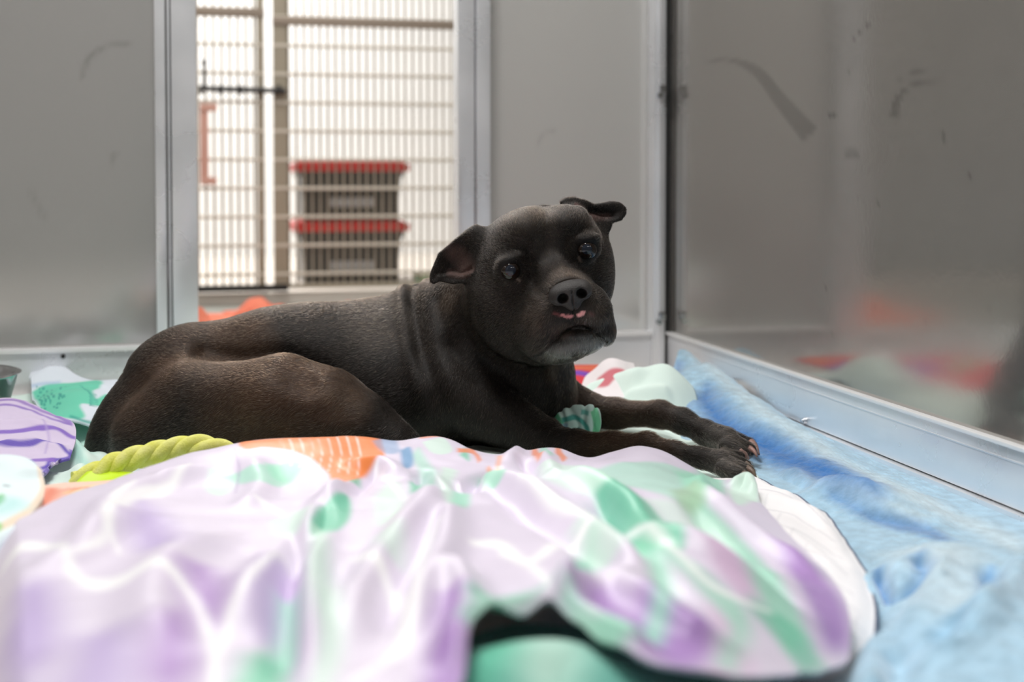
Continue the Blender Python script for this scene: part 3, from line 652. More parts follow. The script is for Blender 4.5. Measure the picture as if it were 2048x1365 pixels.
for x, y, d, r in EYES:
    R_ = r*1.12*d/FPX; c = at(x, y, d+.004); e_ = MB().ball(tuple(c), R_, seg=40).build('eye', M_eye, dog)
    dv = (CAMP-c)+RV*.12*np.linalg.norm(CAMP-c)*0
    V, F = disc_on(c, R_, dv, R_*.74, .00035); ir = mesh_obj('iris', V, F, M_iris, None); ir.parent = e_; ir.matrix_parent_inverse = (dog.matrix_basis).inverted()
    V, F = disc_on(c, R_, dv, R_*.50, .0006); pu = mesh_obj('pupil', V, F, M_pupil, None); pu.parent = e_; pu.matrix_parent_inverse = (dog.matrix_basis).inverted()
# --- nose leather with nostrils
fx = np.arange(loc(1085, 590, 1.66)[0], loc(1200, 590, 1.66)[0], .0009); fy = np.arange(1.60, 1.70, .0011); fz = np.arange(loc(1140, 640, 1.66)[2], loc(1140, 548, 1.66)[2], .0009)
N = Field(fx, fy, fz)
N.ell(1141, 582, 1.662, 38, 22, .022, rot=12, k=.01); N.ell(1118, 593, 1.660, 20, 19, .018, rot=20, k=.008); N.ell(1166, 581, 1.660, 18, 18, .018, rot=0, k=.008); N.ell(1145, 604, 1.664, 17, 18, .017, rot=12, k=.008)
for x, y, rt in ((1126, 598, 40), (1164, 588, -20)): N.ell(x, y, 1.640, 11.5, 10, .024, rot=rt, k=.003, op='sub')
N.chain([(1124, 605, 1.640, 4.5), (1112, 610, 1.644, 3.5), (1103, 606, 1.652, 2)], k=.003, op='sub'); N.chain([(1168, 596, 1.640, 4.5), (1177, 594, 1.646, 3), (1184, 588, 1.656, 2)], k=.003, op='sub')
N.engrave([(1143, 582, 1.65), (1145, 600, 1.65), (1149, 622, 1.65)], .0022, .0010, ymax=1.69)
Vn, Fn = surfnets(N.F, fx, fy, fz); Vn = smooth_mesh(Vn, Fn, 1)
M_nose = noise_mix(mat('nose_leather', rough=.5, spec=.35), (.016, .013, .012), (.032, .027, .026), scale=60, bump=.5, bscale=900)
tag(mesh_obj('nose', to_world(Vn), Fn, M_nose, dog, world=True), label='dark grey nose leather')
# --- claws
M_claw = noise_mix(mat('claw', rough=.45), s2l((128, 104, 90)), s2l((100, 86, 72)), scale=80)
M_clawp = noise_mix(mat('pink_claw', rough=.45), s2l((150, 112, 102)), s2l((118, 90, 82)), scale=80)
def claw(pts, r, m):
    P = spline(np.array([at(*p) for p in pts]), 10); V, F = tube_geo(P, np.linspace(r, r*.25, 10), 10)
    mesh_obj('claw', V, F, m, dog, world=True)
claw([(1494, 938, 1.655), (1506, 945, 1.645), (1512, 956, 1.64)], .0052, M_claw); claw([(1486, 948, 1.63), (1497, 954, 1.615), (1502, 962, 1.61)], .0052, M_claw)
claw([(1490, 928, 1.685), (1503, 936, 1.68), (1510, 944, 1.675)], .0045, M_claw); claw([(1480, 905, 1.735), (1489, 910, 1.73), (1493, 919, 1.725)], .0055, M_clawp)
claw([(1502, 886, 1.825), (1512, 896, 1.81), (1518, 910, 1.80)], .006, M_clawp); claw([(1500, 898, 1.785), (1510, 906, 1.77), (1514, 914, 1.765)], .005, M_clawp); claw([(1484, 905, 1.775), (1494, 913, 1.76), (1498, 919, 1.76)], .005, M_clawp)

# --- short fur, combed along the body
def vnormals(V, F):
    n = np.cross(V[F[:, 2]]-V[F[:, 0]], V[F[:, 3]]-V[F[:, 1]]); A = np.linalg.norm(n, axis=1)*.5
    N = np.zeros_like(V)
    for k in range(4):
        for c in range(3): N[:, c] += np.bincount(F[:, k], n[:, c], len(V))
    return N/(np.linalg.norm(N, axis=1)[:, None]+1e-12), A
def grow_fur(count):
    V = Vd.astype(float); N, A = vnormals(V, Fd)
    if N[:, 2][V[:, 2].argmax()] < 0: N = -N
    C = V[Fd].mean(1); hc = loc(1092, 560, 1.80); nose = loc(1141, 590, 1.64)
    dh = np.linalg.norm(C-hc, axis=1); dens = np.where(dh < .13, 2.4, 1.0)
    dens[C[:, 2] < .006] = 0
    for x, y, d, r in EYES: dens[np.linalg.norm(C-loc(x, y, d-.004), axis=1) < r*1.25*d/FPX] = 0
    dens[np.linalg.norm(C-loc(1141, 588, 1.665), axis=1) < .024] = 0
    p = A*dens; p /= p.sum(); f = rng.choice(len(Fd), count, p=p)
    u, v = rng.random(count)[:, None], rng.random(count)[:, None]; q = Fd[f]
    W4 = ((1-u)*(1-v), u*(1-v), u*v, (1-u)*v)
    P = sum(w_*V[q[:, k]] for k, w_ in enumerate(W4)); Nn_ = sum(w_*N[q[:, k]] for k, w_ in enumerate(W4)); Nn_ /= np.linalg.norm(Nn_, axis=1)[:, None]
    col = sum(w_*Cd[q[:, k]] for k, w_ in enumerate(W4))
    # flow: backwards over the trunk, away from the nose on the head, towards the paws on the forelegs
    fl = np.tile(np.array([-.85, .1, -.35]), (count, 1))
    nk = np.clip((P[:, 0]-loc(780, 600, 1.9)[0])/.06, 0, 1)[:, None]; fl = fl*(1-nk)+np.array([-.35, .1, -.9])*nk
    lg = ((P[:, 0] > loc(1140, 800, 1.85)[0]) & (P[:, 2] < loc(1140, 795, 1.9)[2]))[:, None]; fl = np.where(lg, np.array([.9, -.3, -.15]), fl)
    d_ = np.linalg.norm(P-hc, axis=1); hw = np.clip((.150-d_)/.04, 0, 1)[:, None]; rad = P-nose; rad /= np.linalg.norm(rad, axis=1)[:, None]+1e-9; fl = fl*(1-hw)+rad*hw
    fl += .35*np.c_[vnoise(P[:, 0]*30, P[:, 2]*30, 1), vnoise(P[:, 0]*30, P[:, 2]*30, 2), vnoise(P[:, 0]*30, P[:, 2]*30, 3)]+rng.normal(0, .16, (count, 3))
    T = fl-(fl*Nn_).sum(1)[:, None]*Nn_; T /= np.linalg.norm(T, axis=1)[:, None]+1e-9
    L = np.where(d_ < .12, .0042, .0068)*rng.uniform(.6, 1.25, count); dn = np.linalg.norm(P-nose, axis=1); L = np.where(dn < .045, .0024*rng.uniform(.6, 1.2, count), L)
    ear = ((P[:, 0] < loc(955, 500, 1.83)[0]) & (P[:, 2] > loc(900, 568, 1.83)[2]) & (d_ < .18)) | ((P[:, 2] > loc(1200, 470, 1.84)[2]) & (P[:, 0] > loc(1150, 430, 1.84)[0]) & (P[:, 1] > 1.80)); L = np.where(ear, L*.45, L)
    lift = rng.uniform(.10, .28, count)[:, None]; L = L[:, None]
    pts = np.stack([P-Nn_*.0003, P+(T*.42+Nn_*lift)*L*.8, P+(T*.95+Nn_*lift*.9)*L], 1)
    Wp = to_world(pts.reshape(-1, 3))-np.array(dog.location)[None]
    cu = bpy.data.hair_curves.new('fur'); cu.add_curves([3]*count)
    cu.position_data.foreach_set('vector', Wp.astype(np.float32).ravel())
    ra = cu.attributes.get('radius') or cu.attributes.new('radius', 'FLOAT', 'POINT')
    ra.data.foreach_set('value', np.tile(np.array([.00010, .00008, .00002], np.float32), count))
    g = rng.uniform(.55, 1.7, count)[:, None]; hcol = np.clip(col*g*np.array([.95, .80, .66]), 0, 1); k = rng.random(count) < .05; hcol[k] = np.array([.20, .14, .095])  # a few hairs coloured pale to stand in for glints
    ch = (np.linalg.norm(P-loc(1155, 695, 1.69), axis=1) < .045) & (col[:, 0] > .03) & (rng.random(count) < .35); hcol[ch] = np.array([.45, .45, .43])*rng.uniform(.4, 1, (ch.sum(), 1))
    a = cu.attributes.new('Col', 'FLOAT_COLOR', 'CURVE'); a.data.foreach_set('color', np.c_[hcol, np.ones(count)].astype(np.float32).ravel())
    m = bpy.data.materials.new('short_fur'); m.use_nodes = True; nt = m.node_tree; nt.nodes.clear()
    out = nt.nodes.new('ShaderNodeOutputMaterial'); h = nt.nodes.new('ShaderNodeBsdfHairPrincipled'); h.model = 'CHIANG'; h.parametrization = 'COLOR'
    h.inputs['Roughness'].default_value = .18; h.inputs['Radial Roughness'].default_value = .35
    at2 = nt.nodes.new('ShaderNodeAttribute'); at2.attribute_name = 'Col'; nt.links.new(at2.outputs['Color'], h.inputs['Color']); nt.links.new(h.outputs[0], out.inputs['Surface'])
    cu.materials.append(m)
    o = bpy.data.objects.new('fur', cu); COL.objects.link(o); o.parent = body
    return o
grow_fur(FUR_COUNT if 'FUR_COUNT' in globals() else 330000)
# ------------------------------------------------------------------ cloths: ruled sheets over smooth height functions
class Height:
    """thin-plate surface through control points given as (px, py, depth), plus folds and creases"""
    def __init__(s, ctrl, lam=1e-4):
        P = np.array([np.array(c[1:]) if c[0] == 'w' else (on_z(*c[1:]) if c[0] == 'z' else at(*c)) for c in ctrl]); s.c = P[:, :2]; n = len(P)
        r = np.linalg.norm(s.c[:, None]-s.c[None], axis=2); K = np.where(r > 0, r*r*np.log(r+1e-12), 0)+lam*np.eye(n)
        A = np.c_[np.ones(n), s.c]; M = np.block([[K, A], [A.T, np.zeros((3, 3))]]); s.w = np.linalg.solve(M, np.r_[P[:, 2], 0, 0, 0])
        s.f = []; s.zmin = None; s.ns = []; s.gain = 1.0
    def base(s, XY):
        out = np.zeros(len(XY))
        for i in range(0, len(XY), 20000):
            q = XY[i:i+20000]; r = np.linalg.norm(q[:, None]-s.c[None], axis=2); K = np.where(r > 0, r*r*np.log(r+1e-12), 0)
            out[i:i+20000] = K@s.w[:-3]+s.w[-3]+q@s.w[-2:]
        return out
    def fold(s, pts, A, wd, asym=0.0):
        """raised (A>0) or sunk fold along pixels laid on the current surface; A, wd in metres, tapering at the ends"""
        P = np.array([s.hit(x, y) for x, y in pts]); A = A*s.gain; s.f.append((spline(P, 8*len(P)), A, wd, asym)); return s
    def noise(s, scale, amp, seed, sx=1, sy=1, rot=0): s.ns.append((scale, amp, seed, sx, sy, rot)); return s
    def __call__(s, XY):
        XY = np.asarray(XY, float); z = s.base(XY)
        for P, A, wd, asym in s.f:
            lo = P.min(0)-3*wd; hi = P.max(0)+3*wd; idx = np.where(((XY >= lo) & (XY <= hi)).all(1))[0]
            if len(idx) == 0: continue
            q = XY[idx]; best = np.full(len(q), 1e9); tt = np.zeros(len(q)); sg = np.zeros(len(q)); m = len(P)-1
            for i in range(m):
                a, b = P[i], P[i+1]; e = b-a; t = np.clip(((q-a)@e)/(e@e+1e-12), 0, 1); v = q-a-t[:, None]*e; d2 = (v**2).sum(1)
                u = d2 < best; best[u] = d2[u]; tt[u] = (i+t[u])/m; sg[u] = np.sign(e[0]*v[u, 1]-e[1]*v[u, 0])
            tap = np.clip(np.minimum(tt, 1-tt)*5, 0, 1); tap = tap*tap*(3-2*tap); w_ = wd*(1+asym*sg)
            z[idx] += A*tap*np.exp(-best/w_**2)
        for sc, am, sd, sx, sy, rot in s.ns:
            c, n_ = math.cos(rot), math.sin(rot); x = (XY[:, 0]*c+XY[:, 1]*n_)*sc*sx; y = (-XY[:, 0]*n_+XY[:, 1]*c)*sc*sy
            z += am*vnoise(x+31.7, y+11.3, sd)
        if s.zmin is not None: z = np.maximum(z, s.zmin)
        return z
    def hit(s, px, py, it=12):
        r = ray(px, py); lo, hi = .35, 3.2; z = .05; t = None
        ts = np.linspace(.4, 3.0, 260); P = CAMP+r*ts[:, None]; dz = P[:, 2]-s.base(P[:, :2])
        k = np.where(dz <= 0)[0]
        if len(k) and k[0] > 0: a, b = k[0]-1, k[0]; t = ts[a]+(ts[b]-ts[a])*dz[a]/(dz[a]-dz[b])
        else: t = (z-HC)/r[2]
        return (CAMP+r*t)[:2]
    def plan(s, pts): return np.array([s.hit(x, y) for x, y in pts])
def cloth(name, A, B, nu, nv, H, m, feats, base, label=None, cat='blanket', thick=.003, parent=None, edge_drop=0.0, lift=0.0, drop=0.0):
    """sheet ruled between plan curves A and B (n,2), dropped on height H"""
    A = spline(A, nu); B_ = spline(B, nu); t = np.linspace(0, 1, nv)[None, :, None]
    XY = (A[:, None]*(1-t)+B_[:, None]*t).reshape(-1, 2); z = H(XY)+lift
    if edge_drop:
        i, j = np.meshgrid(np.arange(nu), np.arange(nv), indexing='ij'); e = np.minimum(j, nv-1-j)*np.linalg.norm(A[nu//2]-B_[nu//2])/nv
        z = z-(edge_drop*np.exp(-(e/.012)**2)).ravel()
    if drop:                                         # the end lying outside the picture runs down to the floor
        q = np.clip(np.linspace(0, 1, nu)/drop, 0, 1); q = (q*q*(3-2*q))[:, None]; z = ((z.reshape(nu, nv)-.004-thick)*q+.004+thick).ravel()
    C = paint(XY, base, feats); k = np.arange(nu*nv).reshape(nu, nv)
    F = np.stack([k[:-1, :-1], k[1:, :-1], k[1:, 1:], k[:-1, 1:]], -1).reshape(-1, 4)
    V = np.c_[XY, z]; a, b, c = V[F[0]][0], V[F[0]][1], V[F[0]][3]
    if np.cross(b-a, c-a)[2] < 0: F = F[:, ::-1]
    o = mesh_obj(name, V, F, m, parent, colors=C, world=parent is not None)
    sm = o.modifiers.new('thickness', 'SOLIDIFY'); sm.thickness = thick; sm.offset = -1
    if label: tag(o, label, cat)
    return o
def poly_feat(H, pts, col, soft=.004, st=1.0, smooth=True):
    P = np.asarray(pts, float)
    if smooth: P = spline(np.r_[P, P[:1]], len(P)*5)[:-1]
    return (H.plan(P), col, soft, st)
def line_feat(H, pts, wd, col, soft=.003, st=1.0): return (H.plan(stroke(pts, wd, 6*len(pts))), col, soft, st)
LAV, LAV2, PUR, PUR2 = s2l((221, 211, 229)), s2l((182, 160, 212)), s2l((160, 112, 190)), s2l((140, 95, 185))
MP, MM, MG, MD = s2l((212, 238, 224)), s2l((150, 220, 190)), s2l((88, 192, 155)), s2l((60, 165, 135))
WH, OR, OR2, BLU = s2l((250, 250, 250)), s2l((238, 130, 60)), s2l((240, 160, 110)), s2l((95, 150, 195))
M_sheet = cloth_mat('printed_sheet_cotton', rough=.42, spec=.4, bscale=420, bump=.12, sheen=.15)
M_soft = cloth_mat('printed_soft_cotton', rough=.75, spec=.2, bscale=380, bump=.25, sheen=.15)
# ---- mint sheet on the kennel floor, under the dog
H1 = Height([(-200, 860, 2.02), (60, 850, 2.06), (150, 900, 1.82), (60, 980, 1.60), (-200, 1100, 1.33), (300, 900, 1.86), (500, 900, 1.86), (900, 900, 1.86), (1150, 930, 1.76), (700, 800, 2.28), (400, 780, 2.36), (1300, 880, 1.93), (1400, 915, 1.82), (1220, 860, 1.98),
             (1340, 732, 2.17), (1345, 760, 2.12), (1200, 775, 2.20), (1240, 800, 2.12), (1130, 790, 2.28), (1280, 745, 2.52), (1180, 750, 2.45), (1500, 930, 1.78), (1450, 1000, 1.58), (1100, 1000, 1.58), (500, 1000, 1.58), (100, 1100, 1.36)]+[('z', x, y, .003) for x, y in ((1400, 850), (1385, 805), (1440, 830), (1450, 890))]+[('z', x, y, .008) for x, y in ((1230, 756), (1300, 752), (1355, 752), (1150, 758), (1000, 764), (1380, 775))], 1e-3)
H1.zmin = .004
H1.fold([(1150, 800), (1230, 770), (1290, 765)], .02, .02).fold([(1240, 800), (1300, 785), (1350, 790)], .012, .012).fold([(1180, 840), (1260, 850), (1350, 880)], .006, .012).fold([(1380, 880), (1420, 905), (1470, 925)], .006, .01)
H1.fold([(120, 880), (170, 930), (150, 985)], .014, .014).fold([(60, 920), (100, 950), (190, 955)], .010, .012).fold([(100, 850), (160, 880), (190, 930)], -.006, .01)
H1.noise(14, .006, 3).noise(40, .0015, 4)
far = [on_z(x, y, .02)[:2] for x, y in ((-150, 790), (200, 775), (600, 765), (1000, 762), (1160, 768), (1200, 782), (1290, 778), (1352, 778))]
far = [np.array([p_[0], min(p_[1], U-.06)]) for p_ in far]
near = [on_z(x, y, .02)[:2] for x, y in ((-150, 1220), (200, 1180), (600, 1150), (1000, 1120), (1250, 1080), (1400, 1020), (1545, 965))]
fe = [poly_feat(H1, [(150, 830), (200, 850), (190, 900), (150, 930), (120, 900)], s2l((170, 225, 210)), .015, .6), line_feat(H1, [(130, 895), (160, 935), (185, 955)], 14, s2l((150, 215, 200)), .01, .7),
      line_feat(H1, [(120, 812), (160, 826), (215, 838)], 10, MG, .006, .9), line_feat(H1, [(100, 800), (170, 818), (230, 822)], 5, MD, .004, .9)]
cloth('bed_sheet', far, near, 300, 260, H1, M_soft, fe, s2l((226, 244, 236)), 'pale mint white bed sheet spread under the dog and its front legs', 'bed sheet', thick=.002)
# ---- white quilted pad with dark piping
Hp = Height([('z', x, y, .024) for x, y in ((1500, 950), (1600, 1000), (1700, 1085), (1745, 1160), (1740, 1260), (1660, 1390))]+[('z', x, y, .034) for x, y in ((1500, 1080), (1560, 1120), (1620, 1160), (1650, 1260), (1300, 1040), (1300, 1200), (1100, 1300), (1000, 1100), (1400, 1400))], 1e-3)
Hp.fold([(1500, 985), (1600, 1010), (1690, 1090)], .004, .012).fold([(1520, 1040), (1600, 1080), (1680, 1160)], .003, .010).noise(22, .003, 9).noise(60, .001, 12)
pr = [(1517, 950), (1575, 972), (1640, 1012), (1690, 1070), (1735, 1140), (1752, 1200), (1738, 1290), (1660, 1420)]
A_ = Hp.plan(pr); Bl = Hp.plan([(1250, 975), (1230, 1010), (1180, 1040), (1150, 1090), (1100, 1150), (1050, 1220), (1000, 1300), (980, 1420)])
quilt = []
for k in range(9): quilt.append(line_feat(Hp, [(1480+k*6, 975+k*40), (1560+k*14, 985+k*38), (1660+k*12, 1050+k*34)], 1.6, s2l((205, 203, 210)), .0012, .7)); quilt.append(line_feat(Hp, [(1510+k*26, 955+k*34), (1490+k*20, 1040+k*40), (1500+k*16, 1150+k*44)], 1.6, s2l((205, 203, 210)), .0012, .7))
pad = tag(empty('quilted_pad', (*A_[4], .01)), 'white quilted pad with dark piped edge between the printed sheet and the blue fleece', 'pad')
cloth('padding', A_, Bl, 180, 160, Hp, M_soft, quilt, s2l((246, 243, 245)), None, thick=.009, parent=pad, edge_drop=.006)
E = spline(A_, 90); V, F = tube_geo(np.c_[E, Hp(E)-.007], .0018, 8); mesh_obj('piping', V, F, mat('dark_piping', s2l((90, 100, 122)), .7), pad, world=True)
# ---- blue fleece blanket along the right rail
CREST = [(1378, 702, 2.44), (1420, 726, 2.34), (1500, 785, 2.12), (1560, 830, 1.975), (1650, 890, 1.835), (1740, 935, 1.745), (1850, 990, 1.62), (1950, 1040, 1.51), (2048, 1088, 1.415)]
behind = []
for c in CREST:
    q = at(*c); behind.append(('w', W-.008, q[1]+.02, max(q[2]-.038, .003)))
Hb = Height(CREST+behind+[('z', x, y, .002) for x, y in ((1500, 915), (1530, 940), (1600, 985), (1650, 1025), (1700, 1085), (1740, 1150), (1735, 1250), (1700, 1330), (1560, 1020), (1620, 1100))]+[(1350, 790, 2.2), (1375, 840, 2.04), (1430, 888, 1.90), (1500, 902, 1.85), (1600, 950, 1.70), (1750, 1030, 1.50), (1900, 1078, 1.39), (1352, 745, 2.36), (1640, 965, 1.60), (1750, 1000, 1.52),
             (1800, 1120, 1.22), (1850, 1088, 1.27), (2000, 1125, 1.20), (1800, 1250, 1.03), (1900, 1200, 1.07), (2040, 1200, 1.02), (1760, 1365, .90), (1850, 1365, .88), (2048, 1365, .85), (1680, 1550, .75), (2150, 1550, .72), (2200, 1250, .93)], 2e-4)
for q in ((W-.01, 1.3), (W-.01, 1.8), (W-.01, 2.2)): pass
Hb.zmin = .004
Hb.fold([(1395, 760), (1450, 830), (1540, 885), (1640, 925)], -.010, .018).fold([(1560, 890), (1650, 925), (1760, 965)], .005, .02)
Hb.fold([(1560, 935), (1680, 965), (1800, 1000)], .008, .014).fold([(1640, 975), (1740, 1020), (1880, 1065)], -.006, .014)
Hb.fold([(1830, 1105), (1850, 1140), (1810, 1190), (1790, 1215)], -.016, .011).fold([(1755, 1140), (1775, 1175), (1790, 1205)], -.018, .007).fold([(1860, 1100), (1880, 1140), (1860, 1200), (1800, 1290)], .014, .018)
Hb.fold([(1975, 1130), (1985, 1180), (1975, 1210)], -.020, .010).fold([(2060, 1120), (1990, 1210), (1930, 1270), (1860, 1340)], .018, .016).fold([(1930, 1230), (1900, 1270), (1870, 1300)], -.012, .016)
Hb.fold([(1790, 1290), (1800, 1340), (1800, 1400)], -.012, .012).fold([(1750, 1290), (1740, 1340), (1750, 1400)], .010, .012)
Hb.noise(9, .004, 21).noise(26, .0016, 22).noise(110, .0011, 23).noise(260, .0007, 24)
BA = [(1346, 738), (1350, 795), (1372, 845), (1430, 892), (1530, 940), (1600, 985), (1650, 1025), (1700, 1085), (1740, 1150), (1735, 1250), (1700, 1330), (1620, 1400), (1560, 1600)]
Ap = Hb.plan(BA); Ap[1:] -= RV[:2]*.03
Bp_ = np.array([at(1365, 712, 2.47)[:2]]+[np.array(b[1:3]) for b in behind]+[[W-.012, 1.0], [W-.012, .55]])
BCOL, BLIT, BSHADE = s2l((178, 215, 238)), s2l((216, 235, 243)), s2l((38, 118, 194))  # crest light and valley shade are painted into the fleece colours
M_fleece = cloth_mat('blue_fleece', rough=.95, spec=.05, bscale=260, bump=.9, sheen=.6, mottle=.28)
feb = [line_feat(Hb, [(1640, 905), (1760, 965), (1900, 1030), (2048, 1100)], 26, BLIT, .02, .7), line_feat(Hb, [(1600, 945), (1720, 985), (1850, 1040)], 18, BLIT, .015, .6), poly_feat(Hb, [(1760, 1110), (1850, 1090), (1960, 1110), (1960, 1220), (1860, 1230), (1830, 1130)], BLIT, .03, .7), line_feat(Hb, [(1835, 1105), (1850, 1140), (1815, 1190)], 24, s2l((70, 145, 210)), .012, .8), line_feat(Hb, [(1755, 1140), (1775, 1180), (1790, 1210)], 14, s2l((50, 125, 200)), .008, .8), line_feat(Hb, [(1975, 1135), (1985, 1180), (1975, 1215)], 20, s2l((70, 145, 210)), .01, .8), poly_feat(Hb, [(1880, 1260), (1940, 1210), (1930, 1260), (1880, 1300)], s2l((120, 185, 225)), .02, .8),
       line_feat(Hb, [(1400, 780), (1450, 840), (1540, 895), (1640, 940), (1760, 985)], [40, 56, 60, 50, 20], BSHADE, .03, 1.0), line_feat(Hb, [(1660, 990), (1750, 1030), (1850, 1060), (1900, 1080)], [10, 26, 26, 10], BSHADE, .015, .7),
       line_feat(Hb, [(1385, 705), (1470, 775), (1560, 845), (1660, 905)], 22, BLIT, .02, .7), line_feat(Hb, [(1360, 720), (1352, 770), (1375, 820)], 16, s2l((120, 150, 205)), .01, .6)]
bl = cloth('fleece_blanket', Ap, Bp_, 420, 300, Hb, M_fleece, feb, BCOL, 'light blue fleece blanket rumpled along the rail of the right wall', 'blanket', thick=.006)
# ---- lavender and mint printed sheet in the foreground
FAR = [(-260, 1170, 1.0), (0, 1062, 1.12), (60, 1030, 1.19), (130, 998, 1.27), (200, 975, 1.33), (260, 948, 1.39), (330, 925, 1.44), (400, 903, 1.48), (480, 886, 1.52), (560, 880, 1.54), (640, 878, 1.55), (760, 884, 1.55), (800, 888, 1.55), (830, 876, 1.57), (875, 870, 1.58), (915, 880, 1.58), (960, 907, 1.58), (1010, 908, 1.58), (1080, 896, 1.58), (1125, 896, 1.58), (1150, 910, 1.57), (1180, 924, 1.56), (1215, 905, 1.58), (1250, 897, 1.59), (1300, 893, 1.60), (1350, 908, 1.58), (1390, 930, 1.57), (1425, 950, 1.56), (1448, 961, 1.55), (1462, 950, 1.56), (1485, 942, 1.57), (1505, 950, 1.55), (1514, 975, 1.50), (1530, 1020, 1.40), (1570, 1070, 1.29), (1630, 1125, 1.18), (1680, 1185, 1.09), (1700, 1250, 1.01), (1698, 1320, .94)]
ctrl = list(FAR)+[(x, y+(.035*1000/d), d+.07) for x, y, d in FAR[5:31]]
for y, d, xs_ in ((1000, 1.24, (200, 400, 600, 800, 1000, 1200, 1400)), (950, 1.37, (420, 620, 800, 1000, 1200, 1330)), (1100, 1.03, (0, 200, 400, 600, 800, 1000, 1200, 1400)), (1200, .88, (-100, 100, 300, 500, 700, 900, 1200, 1400)), (1300, .77, (-200, 0, 200, 400, 600, 800)), (1400, .69, (-200, 100, 400, 700)), (1500, .62, (-200, 200, 600))):
    ctrl += [(x, y, d) for x in xs_]
ctrl += [(1000, 1245, .84), (1100, 1222, .86), (1160, 1250, .83), (1250, 1300, .79), (1330, 1330, .77), (1420, 1340, .78), (1550, 1330, .83), (1600, 1230, .97), (1560, 1150, 1.10), (1480, 1080, 1.2)]
Hs = Height(ctrl, 3e-4); Hs.gain = 1.35
fo = Hs.fold
fo([(905, 1380), (920, 1300), (935, 1215), (900, 1130)], .014, .014); fo([(960, 1290), (1010, 1250), (1100, 1225), (1180, 1150)], .012, .013); fo([(1120, 1180), (1160, 1240), (1260, 1300), (1340, 1330)], .012, .012)
fo([(600, 1380), (610, 1250), (620, 1100), (660, 1000), (720, 940)], .012, .014); fo([(570, 1380), (575, 1250), (590, 1120), (600, 1050)], -.012, .010); fo([(650, 1000), (640, 1060), (600, 1110), (585, 1150)], -.010, .009)
fo([(700, 1330), (720, 1200), (800, 1080), (860, 1000), (870, 930)], .010, .016); fo([(820, 1330), (840, 1200), (890, 1100), (900, 1010)], .011, .014); fo([(780, 1300), (790, 1180), (830, 1100), (880, 1020)], -.006, .012)
fo([(900, 960), (930, 985), (960, 940), (1000, 925)], -.012, .008); fo([(840, 930), (850, 970), (880, 1000)], -.012, .008); fo([(930, 930), (1000, 960), (1080, 1000), (1180, 1060), (1300, 1140), (1420, 1210)], .012, .014)
fo([(960, 960), (1060, 1030), (1150, 1090), (1260, 1190)], -.008, .012); fo([(1060, 940), (1150, 960), (1260, 1020), (1400, 1110), (1560, 1200), (1680, 1270)], .012, .015); fo([(1180, 970), (1240, 1060), (1320, 1150), (1420, 1240)], -.010, .012)
fo([(1400, 960), (1450, 1020), (1540, 1100), (1660, 1180)], .010, .013); fo([(1350, 980), (1420, 1060), (1530, 1160), (1640, 1260)], -.010, .012); fo([(1200, 1130), (1300, 1200), (1400, 1270), (1500, 1310)], .010, .013)
fo([(1455, 965), (1490, 955), (1512, 985)], .010, .010); fo([(500, 900), (520, 960), (480, 1020)], .006, .016); fo([(150, 1130), (230, 1010), (330, 960), (430, 910)], .009, .018); fo([(0, 1180), (130, 1140), (170, 1110), (270, 1020)], .008, .02)
fo([(330, 1330), (300, 1200), (350, 1120), (470, 1050)], .010, .022); fo([(480, 1280), (500, 1180), (560, 1090)], .008, .016); fo([(680, 930), (760, 920), (800, 950)], .006, .012); fo([(760, 920), (730, 960), (700, 1000)], -.008, .008)
fo([(1000, 900), (1010, 930), (990, 960)], .008, .010); fo([(1040, 905), (1060, 930), (1050, 960)], -.008, .008); fo([(1090, 900), (1100, 930), (1120, 960)], .006, .010)
Hs.noise(7, .006, 41).noise(18, .0025, 42).noise(45, .0008, 43)
A_ = np.array([at(x, y, d)[:2] for x, y, d in FAR[:31]]); A_[5:31] += FH[:2]*.055; A_[3:5] += FH[:2]*.02; A_ = np.r_[A_, np.array([at(x, y, d)[:2] for x, y, d in FAR[31:]])]
N_ = [(-260, 1520, .6), (60, 1500, .61), (300, 1490, .62), (550, 1480, .63), (760, 1450, .65), (880, 1420, .67), (925, 1365, .71), (940, 1310, .76), (960, 1278, .80), (1000, 1262, .82), (1050, 1252, .83), (1100, 1236, .845), (1150, 1264, .82), (1200, 1292, .79), (1250, 1312, .775), (1330, 1340, .76), (1420, 1350, .77), (1500, 1356, .79), (1600, 1350, .84), (1660, 1342, .89), (1692, 1330, .93)]
B_ = np.array([at(x, y, d)[:2] for x, y, d in N_])
pf = lambda *a, **k: fs.append(poly_feat(Hs, *a, **k)); lf = lambda *a, **k: fs.append(line_feat(Hs, *a, **k))
fs = []
# broad washes of purple
pf([(280, 1000), (340, 1040), (360, 1100), (300, 1120), (255, 1060)], LAV2, .02, .8); pf([(360, 1140), (430, 1140), (460, 1200), (430, 1260), (380, 1230)], PUR, .02, .8); pf([(300, 1280), (360, 1240), (400, 1330), (330, 1400), (280, 1340)], PUR, .02, .85)
pf([(30, 1190), (90, 1180), (110, 1290), (60, 1340), (20, 1260)], LAV2, .02, .9); pf([(150, 1280), (250, 1270), (260, 1400), (130, 1420)], LAV2, .02, .8); pf([(0, 1260), (30, 1250), (60, 1420), (0, 1450)], LAV2, .02, .6); pf([(520, 1130), (580, 1120), (600, 1240), (520, 1280), (490, 1220)], LAV2, .015, .7)
pf([(880, 1210), (915, 1200), (935, 1290), (925, 1400), (850, 1400), (860, 1300)], PUR, .012, .9); pf([(590, 1120), (640, 1110), (650, 1300), (620, 1420), (580, 1400)], s2l((215, 185, 225)), .01, .8)
